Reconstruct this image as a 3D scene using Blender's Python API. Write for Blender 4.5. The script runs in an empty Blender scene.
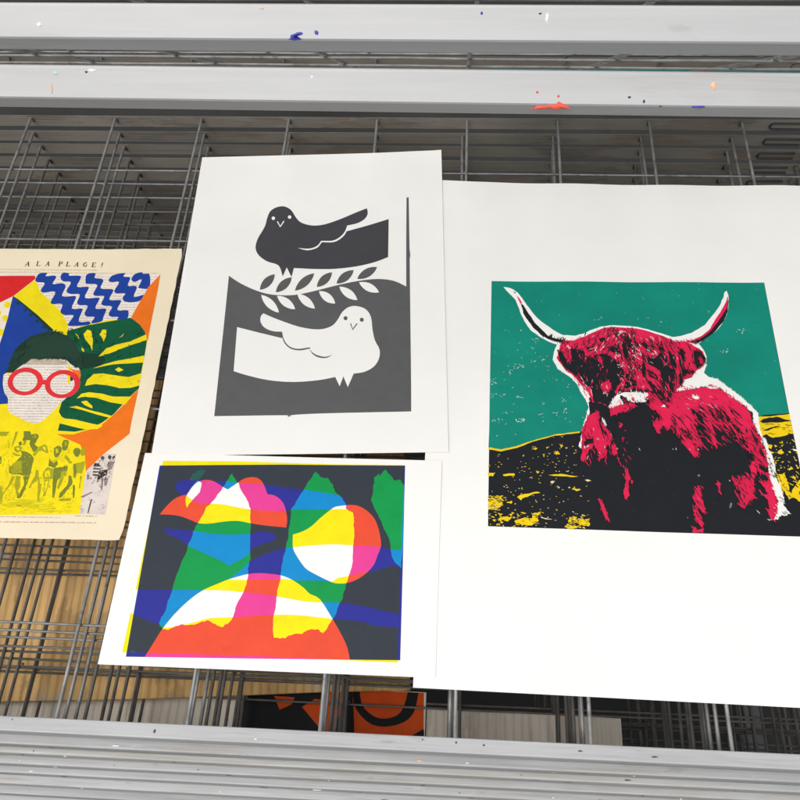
# Screen prints drying on a wire drying rack, seen from above.
# Units: metres. x right along the rack, y away from the viewer, z up; z = 0 is the
# top of the wires of the shelf that carries the prints.
import bpy, bmesh, math, random
from mathutils import Vector, Matrix, noise
from mathutils.geometry import delaunay_2d_cdt

# ---- artwork outlines, in millimetres from each sheet's top left corner (u right, v down)
ART = {
'dove': [
 ('printed_picture','ink',1,0,'53.7,190.5 68,201.7 86.7,212.4 104.8,218.6 129.3,220 153.4,214.4 177.6,207.1 201.9,201.4 222.9,199.3 240.4,202.4 253.7,210.3 254.4,210.3 254.2,145.8 254.4,77.3 257,77.4 258.2,164.6 258.9,166 258.2,168.3 259.7,318.5 260,372.7 172,373.5 136.8,375.1 134.7,377 132.3,375.1 58.3,375 56.2,286.3'),
 ('printed_white_dove','white',1,0,'70.4,262.5 95.4,270.6 121.2,278.6 120.2,269.9 109.6,268.8 100.2,263.6 95.5,255.9 95.2,248.7 97.6,244.5 114.5,253.4 139.2,264 159.8,267.8 173.2,263.9 179.7,255.6 184.4,245.1 191,238.4 199.5,236.9 210,241.4 216.1,252.2 218.2,269.1 221.2,283.6 226.4,295.9 225.7,307.9 220.3,317.7 210.5,323.8 199.8,325.6 194.2,342.2 189.1,328.9 185.7,341.2 180.6,329.5 163.4,333.1 137.3,334.9 110.8,332.1 87,325.4 72.6,320'),
 ('printed_white_dove','ink',1,0,'120.2,269.9 122.1,277.4 125.3,284.5 130.8,290.3 139.4,292.9 151.7,291.1 152.1,292.8 141.2,295 131.7,292.8 125.2,286.9 121.6,279.4'),
 ('printed_white_dove','ink',1,0,'150.8,292.7 156.5,299.3 163.4,302.7 169.8,303.6 176.3,301.3 170.5,305.2 162.5,304.7 155.6,300.5'),
 ('printed_white_dove','ink',1,0,'190.7,253.4 190.5,254.5 189.9,255.5 189.1,256 188.1,256 187.2,255.4 186.5,254.5 186.2,253.3 186.4,252.1 187,251.1 187.9,250.6 188.8,250.6 189.8,251.2 190.4,252.2'),
 ('printed_white_dove','ink',1,0,'208.5,255.9 208.3,257.1 207.7,258 206.8,258.5 205.9,258.5 205,257.9 204.3,257 204.1,255.8 204.2,254.6 204.8,253.6 205.7,253.1 206.7,253.1 207.6,253.7 208.2,254.7'),
 ('printed_white_dove','ink',0,0,'193.6,260.9 196.9,269.7 201.9,261.3 200.8,260.2 196.8,267.5 194.8,260.3'),
 ('printed_dark_dove','ink2',1,0,'89.9,104.8 92.7,93.5 99.6,87.2 108.9,86 117.6,92.3 124.3,104.4 131.2,112.5 144.3,117.2 158.9,115.7 177,107.9 195.1,98.1 207.5,92 208.8,100 205.7,108.3 197.4,114.9 185.1,118.4 184,127.6 210.3,118.7 233.6,110.1 233.7,167.7 218.8,174.7 197.7,180.5 173,183.5 148.1,182.9 127,181 125.1,194.1 118.7,179.9 115.1,193 109.2,176.9 95.5,170.5 84.9,160.9 80.3,149.5 81.6,136.2 86,124.3 88.9,114.7'),
 ('printed_dark_dove','white',1,0,'185.1,118.4 182.9,127.5 178.1,135.1 169.6,141.1 155.9,141.2 156,143.1 170.5,143.5 179.6,137.1 184.4,128.6'),
 ('printed_dark_dove','white',1,0,'155.9,141.2 151.6,148.6 142.8,152.6 129.3,151.3 139.3,154.9 146.5,154.1 152.8,150.6 156.7,143.1'),
 ('printed_dark_dove','white',1,0,'99.4,104.6 99.2,105.8 98.8,106.7 98,107.2 97.1,107.2 96.2,106.7 95.6,105.7 95.3,104.5 95.4,103.3 95.9,102.4 96.6,101.9 97.5,101.9 98.4,102.5 99.1,103.4'),
 ('printed_dark_dove','white',1,0,'118.5,103.2 118.4,104.4 117.9,105.3 117.1,105.8 116.2,105.8 115.4,105.3 114.7,104.3 114.4,103.1 114.6,101.9 115.1,101 115.8,100.5 116.7,100.5 117.6,101.1 118.2,102'),
 ('printed_dark_dove','white',0,0,'102,110.1 106.6,119.2 110.9,109.9 109.7,108.9 106.4,116.9 103.1,109.3'),
 ('printed_leaf_sprig','ink',0,0,'90.8,211.6 94.5,210.8 97.5,209.4 100,207.4 102.1,204.9 103.8,201.9 105,198.4 105.8,194.3 105.9,189.6 102.3,190.3 99.3,191.8 96.7,193.8 94.5,196.3 92.9,199.4 91.7,202.9 90.9,206.9'),
 ('printed_leaf_sprig','ink',0,0,'109.1,215.6 112.8,215 115.9,213.7 118.6,211.9 120.8,209.6 122.6,206.7 124.1,203.3 125.1,199.3 125.5,194.6 121.7,195.1 118.6,196.4 115.9,198.3 113.6,200.6 111.8,203.6 110.4,207 109.4,210.9'),
 ('printed_leaf_sprig','ink',0,0,'130.3,213.9 134.4,212.9 138,211.2 141.1,209 143.9,206.2 146.2,202.9 148.1,199 149.7,194.6 150.6,189.3 146.5,190.3 142.9,192 139.7,194.3 136.9,197.1 134.6,200.5 132.7,204.4 131.2,208.7'),
 ('printed_leaf_sprig','ink',0,0,'154.6,209.2 158.2,208.6 161.2,207.4 163.9,205.6 166.1,203.3 167.9,200.5 169.3,197.1 170.3,193.2 170.8,188.5 167.1,189 164,190.3 161.3,192.1 159.1,194.4 157.3,197.3 155.9,200.7 154.9,204.5'),
 ('printed_leaf_sprig','ink',0,0,'176.4,204.8 180.2,204.7 183.4,203.8 186.3,202.3 188.8,200.3 190.9,197.6 192.7,194.4 194.2,190.6 195.1,185.9 191.3,186 188,187 185.1,188.5 182.6,190.5 180.4,193.2 178.7,196.4 177.3,200.2'),
 ('printed_leaf_sprig','ink',0,0,'199.4,198.7 203.3,199 206.8,198.5 210,197.4 212.9,195.7 215.5,193.3 217.9,190.3 219.9,186.6 221.5,182 217.5,181.7 214,182.2 210.7,183.3 207.8,185.1 205.2,187.5 202.9,190.5 200.9,194.1'),
 ('printed_leaf_sprig','white',0,0,'92.9,218.7 94.3,223.8 96.2,228.1 98.5,232 101,235.4 104,238.3 107.2,240.7 110.7,242.7 114.8,244 113.4,239.1 111.5,234.8 109.3,230.9 106.8,227.5 103.9,224.6 100.6,222.1 97,220.1'),
 ('printed_leaf_sprig','white',0,0,'110.9,220.5 112.5,225 114.5,228.7 116.8,231.9 119.3,234.6 122.2,236.7 125.3,238.3 128.7,239.4 132.4,239.7 130.9,235.2 128.9,231.5 126.6,228.3 124.1,225.6 121.2,223.5 118.1,221.9 114.7,220.8'),
 ('printed_leaf_sprig','white',0,0,'133.4,218.4 134.8,223 136.7,226.9 138.8,230.3 141.2,233.2 144,235.5 147,237.3 150.4,238.7 154.2,239.3 152.8,234.7 151,230.9 148.9,227.5 146.5,224.6 143.7,222.3 140.7,220.4 137.3,219'),
 ('printed_leaf_sprig','white',0,0,'157.3,215 158.5,219.3 160.2,222.9 162.1,225.9 164.3,228.4 166.8,230.4 169.6,231.8 172.7,232.7 176.3,232.9 175.1,228.6 173.5,225.1 171.6,222.1 169.4,219.5 166.9,217.6 164,216.1 160.9,215.2'),
 ('printed_leaf_sprig','white',0,0,'179.8,209.3 181.2,213.9 183.1,217.7 185.3,220.9 187.7,223.6 190.5,225.7 193.6,227.3 196.9,228.4 200.7,228.7 199.2,224.2 197.4,220.5 195.3,217.2 192.8,214.5 190,212.4 186.9,210.8 183.6,209.7'),
 ('printed_leaf_sprig','white',0,0,'201.6,203.6 203.6,207.9 205.9,211.2 208.4,214 211.1,216.1 214,217.6 217.2,218.5 220.6,218.9 224.3,218.4 222.4,214.2 220.1,210.8 217.6,208.1 214.9,205.9 211.9,204.4 208.8,203.5 205.3,203.1'),
],
'colour': [
 ('printed_picture','+C',0,0,'17.6,13.7 140.5,8.9 261.4,6.4 264,104.1 266.1,196.9 145.6,200.3 23.7,203.3'),
 ('printed_picture','+M',0,0,'17.6,13.7 140.5,8.9 261.4,6.4 264,104.1 266.1,196.9 145.6,200.3 23.7,203.3'),
 ('printed_picture','+Y',0,0,'20.2,8.3 97.2,6.7 187.1,7 260.7,5.9 262.2,104.2 263.8,199.1 142.6,198.2 19.5,199.5 19.6,122.5 19.5,18.1'),
 ('printed_picture','-C',1,0,'27.7,66.2 32.1,58.4 38.3,50.2 45,46 50.6,44.4 51.6,41.7 54.4,36.2 58.4,31 64.3,28.4 70.4,28.2 77.1,30.6 85.3,35.6 89.9,37.6 98.1,30.5 103.7,25.9 109.6,23.9 116.5,24.1 122,28 125.8,34 129.3,41.7 135.5,42.4 142.1,46.3 147.1,52.7 150.2,61.2 151.8,68.9 151.7,75.8 137.1,74.8 127.4,73.9 116.3,72.4 106.4,70.6 98,70.7 87.3,72.3 76.7,74.2 67,74 59.2,71.2 48.9,67.7 40,66.3'),
 ('printed_picture','-C',1,0,'159,82.7 167.5,79.3 175.4,73.9 182.9,65.3 191.7,56.5 196.2,52.9 203.3,51.3 211.7,50.3 219,51.3 226.5,55.4 234.2,62.9 239.3,73.7 242.6,87.5 242.3,94.4 240.4,100 237.3,110.2 230.2,119.2 221.8,125.4 213.2,128.7 203.2,129.1 193.9,125.8 182,120.2 173.7,115.1 163.9,102.6 160.2,94.8'),
 ('printed_picture','-C',1,0,'38.5,206.2 40.4,203.1 45.5,191.2 51.5,177.3 60.2,163 71.7,149.1 82.9,139.6 96.7,132.5 106,128.2 119.5,123.7 129.6,122.1 139.8,122.1 152.8,123.5 163.4,127.4 174.4,134.3 180.9,140 190.7,144.8 203.5,162.2 213.5,177.3 219.2,188.1 223,201.6'),
 ('printed_picture','-M',1,0.5,'58.6,29 62.9,31.1 63,39.7 59.3,46.8 56.3,50.7 53.1,58.2 50.5,53 50.7,45.5 54.3,35.7'),
 ('printed_picture','-M',0,0.8,'91.6,19.8 96.6,28.2 100.2,32.1 106.8,43.3 113.2,54.5 114.9,58.3 117.5,73.9 121,104.1 121.3,114 121.5,121.7 121.5,129.6 119,142.9 114.5,155.9 113.4,164.9 111.9,168.1 107.3,171.3 104.7,173.4 100.1,171.9 92.6,168.2 86.5,169.1 79.6,172.4 70.8,173 63.5,174.1 56.7,178.1 51.5,177.3 48.6,174.9 47.9,169.9 50.1,163.4 51.6,151.2 53.7,138 57,117.2 59.9,106.2 61,94.9 63.1,83.4 67.2,71.7 71.5,57.1 76.6,51 82.4,40.8 86.1,33.2 89.4,25.7'),
 ('printed_picture','-M',0,0.8,'174.1,15.5 177.9,20.2 181.1,22.1 185.5,22 189.6,27.3 192.4,31.3 194.8,37.2 200,41.1 203.4,45.6 206.9,51.5 208.4,55.3 214,58.4 215.3,65.5 216.6,75.7 216.8,85.8 217.1,100.8 217.1,113 214.7,123.7 213.1,134.3 210.7,144.7 206.7,156.4 204.2,162.1 200,170.4 196.2,175.8 192.2,172.6 187.3,172.8 184.3,172.9 177.8,177.2 170.4,177.5 163.5,181.5 153,181.5 150.4,166 151,150.7 151.2,141.7 152.4,128.5 151.8,115.3 153,103 154.8,87.9 154.8,72.6 154,57.1 159.1,46.3 165.1,33.4 170.2,23.2'),
 ('printed_picture','-M',0,0.7,'232,19.9 235.4,16.4 237.4,19.1 241.8,11.4 247,16.7 251.1,22.7 257.1,21.8 261.6,28.2 263.5,94.2 262.9,112.7 256.1,106.2 253.2,99.5 251,87.2 244.4,73.6 238,59.6 230.6,45.5 231.5,32.1'),
 ('printed_picture','-Y',1,0,'37.6,36.7 38.4,30.6 46.9,28.9 63.6,28.9 80.6,29.3 88,29.1 96.6,30 115.5,31 126.7,31.3 140.5,33.3 164.1,35.5 190.1,39 195,40.2 202.5,42.3 207.4,49 208.4,55.1 201.2,54.9 190.4,55.9 172.3,56.5 154.3,57.1 148.4,58.6 131.4,58.8 114.9,58.3 94.4,55.1 89.3,53.9 75.8,53.3 62.1,52.6 51.2,46.5 43.2,43.4'),
 ('printed_picture','-Y',1,0,'33.4,80.6 45.1,80.8 63.6,82.1 88.1,84.9 116.7,83.6 128.3,80.5 139.2,82 143.7,84.6 140.2,89.7 130,93.8 121,99.1 119.3,104.2 105.2,114.1 101.4,115 93.3,110.5 81.1,105.5 64,98.6 51.9,91.4 40.2,86.7'),
 ('printed_picture','-Y',1,0,'103.7,129.2 113.6,120.1 120.4,112.3 126.3,108 141.5,100.3 152.9,96.8 162.2,95.2 194.8,91.4 217.3,91.8 241.9,92.3 252.6,94.6 266.3,94.1 267.3,114.7 255.1,110.3 240.1,115.5 230.1,117.8 215.2,121.7 205.2,124 199.8,127.7 187.8,127.2 168.6,127.9 158.3,126.8 138,127.8 121.4,128.9'),
 ('printed_picture','-Y',1,0,'8.3,140.8 22.2,141.7 52.3,140.6 81.6,140.1 101.4,139.6 118,140.5 139.8,142.1 160.4,144.9 181.7,147.7 208.5,147.3 229.9,149.8 247.5,152.9 269.2,156.5 269.8,168.8 258.2,167.6 243.4,167.5 228.4,163.7 209.8,162.8 191.1,161.4 169.7,160.2 151,160.7 133.7,162.2 113.9,164.3 92.8,165.9 81.5,169.3 71.9,172.2 55.1,175.9 48.2,173.1 34.8,169.7 23.2,165.1 8.6,159.3'),
 ('printed_picture','+K',1,0.5,'23.6,202 28.6,197.3 36,202.4'),
 ('printed_picture','+K',1,0.6,'49.9,30.4 53.3,21.5 61.5,16.3 64.9,18.9 59.4,27.9 55.6,34.6'),
],
'cow': [
 ('printed_picture','black',0,0,'63.6,151.4 212.5,148 360.6,144.8 360.8,310.5 362.3,443.8 213,445.2 62.6,446.3 62.9,306.3'),
 ('printed_sky','teal',0,0,'63.6,151.4 212.5,148 360.6,144.8 360.3,234 360.4,311.2 347.8,312.4 335.9,313.8 326.6,317.6 271.8,326.7 172.6,339.7 152.8,340.1 140.5,342.1 128.2,344.2 115.9,348.6 103.6,353 90,359 75.1,363.4 67,362.2 62.2,361.6 62.8,341.7'),
 ('printed_picture','yellow',0,0.25,'62.2,361.6 67,362.2 75.1,363.4 90,359 103.6,353 115.9,348.6 128.2,344.2 140.5,342.1 152.8,340.1 152.7,341.5 140.4,343.5 128.2,345.6 115.8,350 103.6,354.4 90,361.2 75.1,365.7 67,364.5 62.2,363.9'),
 ('printed_picture','yellow',0,0.5,'324.8,316.5 341.5,315.3 360.7,312 360.7,323.2 360.8,334.6 351.7,337.2 340.7,339.9 334.7,335.6 329.5,338.1 326.6,331.4'),
 ('printed_picture','black',0,0.4,'330.4,321.5 334.3,318.5 341.4,316.5 348.3,315.4 359.4,319 361.6,320.4 350.2,322 333.6,323.4'),
 ('printed_picture','black',0,0.3,'331.8,332.3 337.5,329.3 345.7,326.3 353.4,326.5 345.5,327.8 337.1,331.9'),
 ('printed_picture','yellow',0,0.8,'337.9,377.5 341.8,382.7 345.1,379.3 346.7,386.8 347.1,396.3 349.2,400.4 353.4,391.8 358.2,385.2 362.5,387.2 363.2,405 355.2,408.4 350.4,404.5 345.4,406.8 343,398.5 339.3,392.4'),
 ('printed_picture','yellow',0,0.4,'332,347 338.6,347.8 337.4,352.3 333.3,351.4'),
 ('printed_picture','yellow',0,0.4,'340.5,347.8 343.7,349 341.1,350.5'),
 ('printed_picture','yellow',0,0.4,'342,356.6 346.5,352 348.7,356.3 346.6,358.1'),
 ('printed_picture','yellow',0,0.4,'335.7,354.6 339.2,356.1 336.2,357.4'),
 ('printed_picture','yellow',0,0.4,'348.8,373.8 353.7,372.3 354.5,373.6 350.4,375.7'),
 ('printed_picture','yellow',0,0.4,'357.7,370.7 361.3,372.2 358.2,373.4'),
 ('printed_picture','yellow',0,0.4,'343.4,366.4 347.3,365.4 346,367.4'),
 ('printed_picture','yellow',0,0.4,'352.7,355.1 355.2,354.4 354.5,356.1'),
 ('printed_picture','yellow',0,0.4,'338.1,366.6 340.3,367.6 338.7,368.8'),
 ('printed_picture','yellow',0,0.4,'347.2,348.1 349.2,347.4 348.3,349.7'),
 ('printed_picture','yellow',0,0.4,'339.4,380.1 344.1,379.9 342.5,383.7 339.9,382.8'),
 ('printed_picture','yellow',0,0.4,'349.4,381.8 355.7,383.2 354.4,385.4'),
 ('printed_picture','white',0,0.4,'357.3,351.6 361.7,352.5 362.8,354.4 359.1,353.9'),
 ('printed_cow','white',0,0.3,'76.9,159 85,160.7 92.3,166 97.2,173.7 102,182.8 107.9,192.6 115,202.2 124.4,210.9 133.8,218.8 140.8,222.7 147.9,222.8 153,223 160.3,220.4 168.8,215.4 179.8,210.2 190.6,208 204.9,207.9 216.7,208.6 218,208.6 229.6,211.6 241,215.9 254.6,221.3 264.1,219.6 275.1,215.5 282.7,210.1 290.6,204 296.8,195.3 304.3,184.9 310.9,173.9 314.4,166.1 316.9,158.6 319,157.1 320,162.1 318.8,173.6 316.6,184.5 311.1,198 301.1,212 289.6,221.8 280.4,229.6 280.6,229.2 285.5,237.7 287.2,247.6 286.4,254.6 282.3,265.9 286.3,270.6 292.9,272.2 295.7,273.6 306.4,284.1 317,294.5 325.5,304.8 330.2,312.6 329.4,322.1 329.5,331.3 331.1,340.3 333.8,342.4 334.2,351.4 336.9,359 337.5,367.7 337.7,375.3 336.9,384 339.7,390.2 340.4,397.6 340.8,407 339.2,411.2 343.2,420.3 339,423.7 335.6,422.7 331.7,427.1 328.3,428.3 320.1,428.4 268.5,356.2 191,359.3 162,356 152.8,359.3 150.7,356.8 153.2,348.8 154.7,339.8 157.4,329.3 160.6,320 162.8,310.7 160.3,302.7 162.6,309.8 160.1,301.8 154.8,292.5 152.3,284.4 147.4,277.7 139.6,271 132.8,265.6 128.2,254.5 129.9,244.4 133.1,235.6 133.3,235 124,230.9 114.6,224.6 106.4,217.5 101.7,209.4 97,199 93.4,186.9 89.8,176.2 83.7,168.6'),
 ('printed_cow','black',0,0.3,'95.7,181.5 98.9,183.7 101.9,190.5 106.6,198.7 110.1,206.2 117.2,214.9 124.1,223.6 132.4,227 141.8,228.8 139.3,232.6 132.2,231.4 124,228 117,223.1 108.8,213.7 102.9,203.4 98.2,194.4'),
 ('printed_cow','crimson',0,0.2,'91.1,170.7 93.5,173 97.1,180.6 95.6,181.9'),
 ('printed_cow','black',0,0.2,'87.4,165 90.9,166 89.6,167.6'),
 ('printed_cow','crimson',0,0.25,'319.2,164 317,170.9 308.2,187.4 301.8,197 295.2,209.1 285.8,218.5 274.7,225.4 265.1,227.8 274.4,228.5 287.5,221.8 299.2,210.3 311.6,194 317.7,179.1'),
 ('printed_cow','black',0,0.25,'318.9,169.5 316.8,179.1 309.8,191.4 303.4,200.9 294.7,213 285.5,221.1 273.4,227.5 280.5,228.5 290.7,221 301.1,211.5 311.1,198 316.2,185.9 318.2,176.3'),
 ('printed_cow','black',0,0.3,'138.6,229.9 151.6,229.2 162.5,223.7 174.7,216.6 184.5,211.1 195.3,209.7 207.1,210.4 216.5,210.8 223.6,212.1 236.2,216.8 248.7,222.3 257.5,227.1 270.3,228.1 276.7,232.9 284.1,239.1 286.2,249 282.1,257.6 273.3,264.9 269.1,271.9 260.9,275 257.9,282 253,286.2 249.2,290.4 259.8,287.9 274.8,284.6 286.4,281.5 296.1,285.2 304.2,291.6 312.1,300 318.5,305.1 325.3,313 323.7,324.7 326.3,333.7 329,341.5 330.6,350.4 330.9,361.4 331.1,372.4 330.3,384.2 331.5,394.8 333.5,406.3 334.4,409.3 331.3,420.8 328.3,428.3 328.6,438.1 167,443.2 149.7,369.9 154.1,358.5 155.7,344.9 159.3,329.8 163.8,318 162.8,308.6 164.8,298.9 160.6,291 155.2,282.9 148.7,273.5 140.9,266.8 132.6,252.9 136,238.4'),
 ('printed_cow','crimson',0,0.4,'138.6,229.9 151.6,229.2 162.5,223.7 174.7,216.6 184.5,211.1 195.3,209.7 207.1,210.4 216.5,210.8 223.6,212.1 236.2,216.8 248.7,222.3 257.5,227.1 270.3,228.1 276.7,232.9 284.1,239.1 286.2,249 282.1,257.6 273.3,264.9 269.1,271.9 260.9,275 257.9,282 253,286.2 249.2,290.4 244.5,304 241.8,309.5 239.9,319.9 230.7,311.3 225.8,314 219.9,303.6 199.6,304.4 197.7,297.7 186.5,314.2 175.7,306.6 166.7,305.6 164.8,298.9 160.6,291 155.2,282.9 148.7,273.5 140.9,266.8 132.6,252.9 136,238.4'),
 ('printed_cow','black',0,0.45,'134.6,244.2 138.1,243.4 140.2,251.2 143,256.8 148.2,255.9 147.9,248.1 148.2,240.2 151.8,240.1 154.5,245 157,241.3 159.9,242.7 161.4,247.6 166,250.3 168.2,251.7 173.1,246.5 181.4,244.8 187.6,248.2 190.2,253 194.7,255 199.9,264 200.7,270.2 199,277.2 192.8,285 189.5,292.6 192.2,294.6 185.4,304.9 183.2,312.3 185,319.5 173.8,319.9 170.9,312.1 168,302.9 167.3,293.4 165.4,285.3 162.1,288.9 158.9,277.3 156.7,280.8 151,274.1 144.9,267.3 139.3,262.6 134.9,252.8'),
 ('printed_cow','crimson',0,0.45,'177,282.1 182.3,279.2 187.3,281.8 185.2,289.4 181,292.9 177.2,289.7'),
 ('printed_cow','crimson',0,0.45,'176.4,251.4 178.8,249.2 178.9,258.4 176.2,255.7'),
 ('printed_cow','crimson',0,0.45,'141.6,245.4 145.7,246.7 147.7,253.8 144.2,256.1 142,251.9'),
 ('printed_cow','black',0,0.45,'177.8,225.4 182.6,223.7 183.4,229.6 178.7,229.7'),
 ('printed_cow','black',0,0.45,'175.6,221 178.1,219.5 177.2,224.7'),
 ('printed_cow','black',0,0.45,'196.1,233.5 197.8,243.5 195.4,245 192.3,238'),
 ('printed_cow','black',0,0.45,'199.9,229 203.4,230.3 204.8,243.3 207.4,247.5 204.4,249 201.5,240.5'),
 ('printed_cow','black',0,0.45,'205.1,221.5 208.4,225.8 213.4,237.2 214.1,243 210,235.9 205.8,228.8'),
 ('printed_cow','black',0,0.45,'163,237.5 167.2,235.9 165.7,242.5'),
 ('printed_cow','black',0,0.45,'186.5,238.2 191.2,236.5 196.6,243.6 190.8,243'),
 ('printed_cow','black',0,0.45,'275.2,238.3 280.7,239.3 285.4,246.2 285.5,252.6 280.4,257 276,260.9 273.8,254.4'),
 ('printed_cow','black',0,0.45,'260.1,236.4 264.4,239.8 264.7,248.3 262.7,262.5 271.2,263.3 272.2,266.3 263.8,268 259.9,273.7 257.5,282.7 255.9,279.3 258.7,262.6 258.9,248.5'),
 ('printed_cow','black',0,0.45,'238.6,243.6 243.4,242 246.5,248.3 248.6,260.2 251.5,265.6 251.3,279.5 249.2,290.4 245.9,301.3 241.8,309.5 240.7,302.8 243.6,296 242.5,289.3 239.5,285.4 239.6,296.2 238.3,298.9 235.7,289.6 238.6,282.7 237,274.5 238.9,266.1 231.5,259.4 224.4,254 226.7,247.5 233.5,249.4'),
 ('printed_cow','black',0,0.45,'224.2,263.8 229.7,266.4 235.1,273.2 234,276.2 227,272.1'),
 ('printed_cow','black',0,0.45,'223.3,275 230.6,282.9 237.4,296.3 238.3,304.3 232.9,296.4 227,285.8'),
 ('printed_cow','black',0,0.45,'248.6,241.8 254.4,247.3 254.1,262.8 251.9,273.9 251.2,262.9 249.4,251.7'),
 ('printed_cow','black',0,0.45,'205.1,224.5 206.7,243.2 208.2,254.5 205.6,250.4 204,240.4'),
 ('printed_cow','black',0,0.45,'210.3,250.2 214.6,254.3 219.6,264 214.2,260'),
 ('printed_cow','black',0,0.45,'221,231.2 223.6,228.2 229.4,235.3 231.7,242.4 226.3,237.5'),
 ('printed_cow','black',0,0.45,'237.4,230.7 242.9,234.8 244.7,240.5 239.2,237.1'),
 ('printed_cow','black',0,0.45,'213.9,224.2 217.3,234.2 214.8,235.8'),
 ('printed_cow','black',0,0.45,'202.1,267.4 208.6,272.7 210.3,280.9 204.9,277'),
 ('printed_cow','black',0,0.45,'222.2,245.5 219.6,264 221.6,275 223.9,261'),
 ('printed_cow','black',0,0.45,'201.4,278.5 209.2,281 214.2,275.3 211.8,283.6 203.1,286.7 200.8,286.8'),
 ('printed_cow','crimson',0,0.45,'279.7,247.8 281.9,249.2 282.4,254.8 279.5,254.9'),
 ('printed_cow','white',0,0.45,'192.2,295.2 199.2,291.2 210.6,290.5 216.2,291.6 221.8,292.1 225.4,296.7 219.8,303.6 209.6,304 203,302.9 197.7,297.7 191.7,303.3 186.7,311.5 182.8,309.7'),
 ('printed_cow','black',0,0.45,'193.8,288.4 199.3,290.9 206.2,288.6 211.9,289.1 216.3,290.3 222.1,288 227.6,289.9 230.8,292.5 225.2,292 219.6,291.2 210.6,290.8 199.2,292.3 192.1,295.9'),
 ('printed_cow','black',0,0.45,'195.3,295.8 197.8,296.4 200.8,301 206.2,305.5 213,303.9 212.7,307.9 204.9,307.5 198.4,304.4 195.3,299.8'),
 ('printed_cow','black',0,0.45,'202.1,300.9 206.3,305.5 212,303.9 219.9,302.9 226.7,296 228.6,299.9 222.5,306.2 226.3,314 232.1,317.7 231.4,325.6 189.2,327.2 194.2,317.9 198.9,315 205.9,310.8'),
 ('printed_cow','crimson',0,0.45,'185.5,311.6 192.3,310.6 200.3,308.4 208.4,305.4 209.2,310 202.2,313.6 195.4,315.2 188.4,319.4 184.5,319.5'),
 ('printed_cow','white',0,0.2,'196.7,312.5 201.3,310.3 203.5,310.9 197.7,314.4'),
 ('printed_cow','crimson',0,0.45,'206.9,297.4 209.6,298.6 208.1,304.1 206.6,301.4'),
 ('printed_cow','crimson',0,0.45,'221,296.9 224.7,293.4 227.4,294.6 222.4,300.2'),
 ('printed_cow','crimson',0,0.45,'184.2,309.8 191.7,306.9 202.9,307.1 206.4,308.3 198,314 188.8,317.6 184.6,321.1'),
 ('printed_cow','white',0,0.45,'182.9,311.9 188.6,303 195.4,302.1 197.3,306.7 190.4,308.9'),
 ('printed_cow','crimson',0,0.5,'162.8,321.2 170.3,317 173.3,323.5 175.6,332.5 179.8,336.2 183.5,345.1 181.6,353.4 178.8,354.2 176.5,360.6 174.7,368.2 169,372.7 170.7,367.1 168.2,357.1 165,355.4 160.4,361.2 157.3,367.6 155.7,375.4 152.6,371.6 154.3,362.7 153.3,359 154.4,346.2 157.3,331.9'),
 ('printed_cow','black',0,0.45,'156.3,353.2 159.3,348.6 165.4,347.1 164.8,352.8 159,355 156.7,357.6'),
 ('printed_cow','black',0,0.45,'172.9,326.1 174.7,328.7 176.3,340.3 174.6,340.3 172.8,332.6'),
 ('printed_cow','black',0,0.45,'177,337.6 179.1,340.1 178,345.3 176.8,341.5'),
 ('printed_cow','white',0,0.3,'175,324.1 177.1,326 179,332.4 176.8,330.5'),
 ('printed_cow','crimson',0,0.45,'183.2,354 186.4,355.2 187.6,362.7 185.8,365.2 183.1,364.1'),
 ('printed_cow','crimson',0,0.45,'187.3,367.7 189.4,368.8 188.6,372.6'),
 ('printed_cow','crimson',0,0.45,'194.3,381 196.5,383.3 198.2,389.3 196.9,393 196.2,400.2 196.8,408.5 192.4,412.3 191.9,402.8 194.7,393.1'),
 ('printed_cow','crimson',0,0.45,'191.8,331.3 194.7,328.5 195.7,331.1 192.7,335.1'),
 ('printed_cow','crimson',0,0.45,'199.2,391.1 201.2,392.8 200.4,396.5 198.9,394.7'),
 ('printed_cow','crimson',0,0.45,'225.2,328.7 231.6,325.2 231.9,334.2 228.3,338.2'),
 ('printed_cow','crimson',0,0.6,'248.8,291 259.8,288.1 274.8,284.9 286.4,281.7 296.1,285.5 304.2,291.9 312,300.3 318.5,305.1 322.3,313.1 322.9,330.4 325,339.4 327,351.6 323,349.6 321.1,342.9 318,337.4 314.6,340.9 307.9,341.2 303.9,334.6 308.9,340.5 306.3,335.5 303.5,331.7 299.2,331.9 294.3,326.9 290.3,334.8 287.2,331.1 283.5,325.4 281.1,327.4 279.5,331.4 275.9,325.1 273.7,314.7 270.8,310.9 266.1,313 268.3,318.8 267.8,330.5 268.4,343.3 271.5,352.3 267.7,349.7 265.2,354.8 265.1,363.6 261.7,364.9 257.2,356.4 250.7,345.3 244.3,337.9 243.5,328.9 239.6,335.5 236.9,329.2 230.9,334.6 228.9,338.5 225.3,329.6 231.8,324.1 236.9,322.6 230.5,313.7 224.4,306.6 225.5,292.5 231.4,303 241.2,306 247,298.4'),
 ('printed_cow','crimson',0,0.6,'277.3,322.4 279.9,318.4 281.9,330 284.9,341.4 284.6,352.8 281.7,350.4 280.3,333.9'),
 ('printed_cow','black',0,0.45,'265,313.1 267.3,312.3 272.2,318.7 272,330.4 268.6,340.8 267.6,331.8 267.6,320.2'),
 ('printed_cow','black',0,0.5,'272.8,312.8 276.7,317.2 280.3,324.9 277.1,323.7'),
 ('printed_cow','black',0,0.5,'281.9,310.4 285.8,315.6 289.3,323.2 286.3,320.8'),
 ('printed_cow','black',0,0.5,'289.4,312.8 294.3,317.8 295.7,324.3 291.8,320.5'),
 ('printed_cow','black',0,0.5,'296.9,315.1 300.7,319.6 302.2,325.3 298.3,321.6'),
 ('printed_cow','black',0,0.5,'302.3,324 307.2,329 308.7,334.1 303.7,330.4'),
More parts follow.
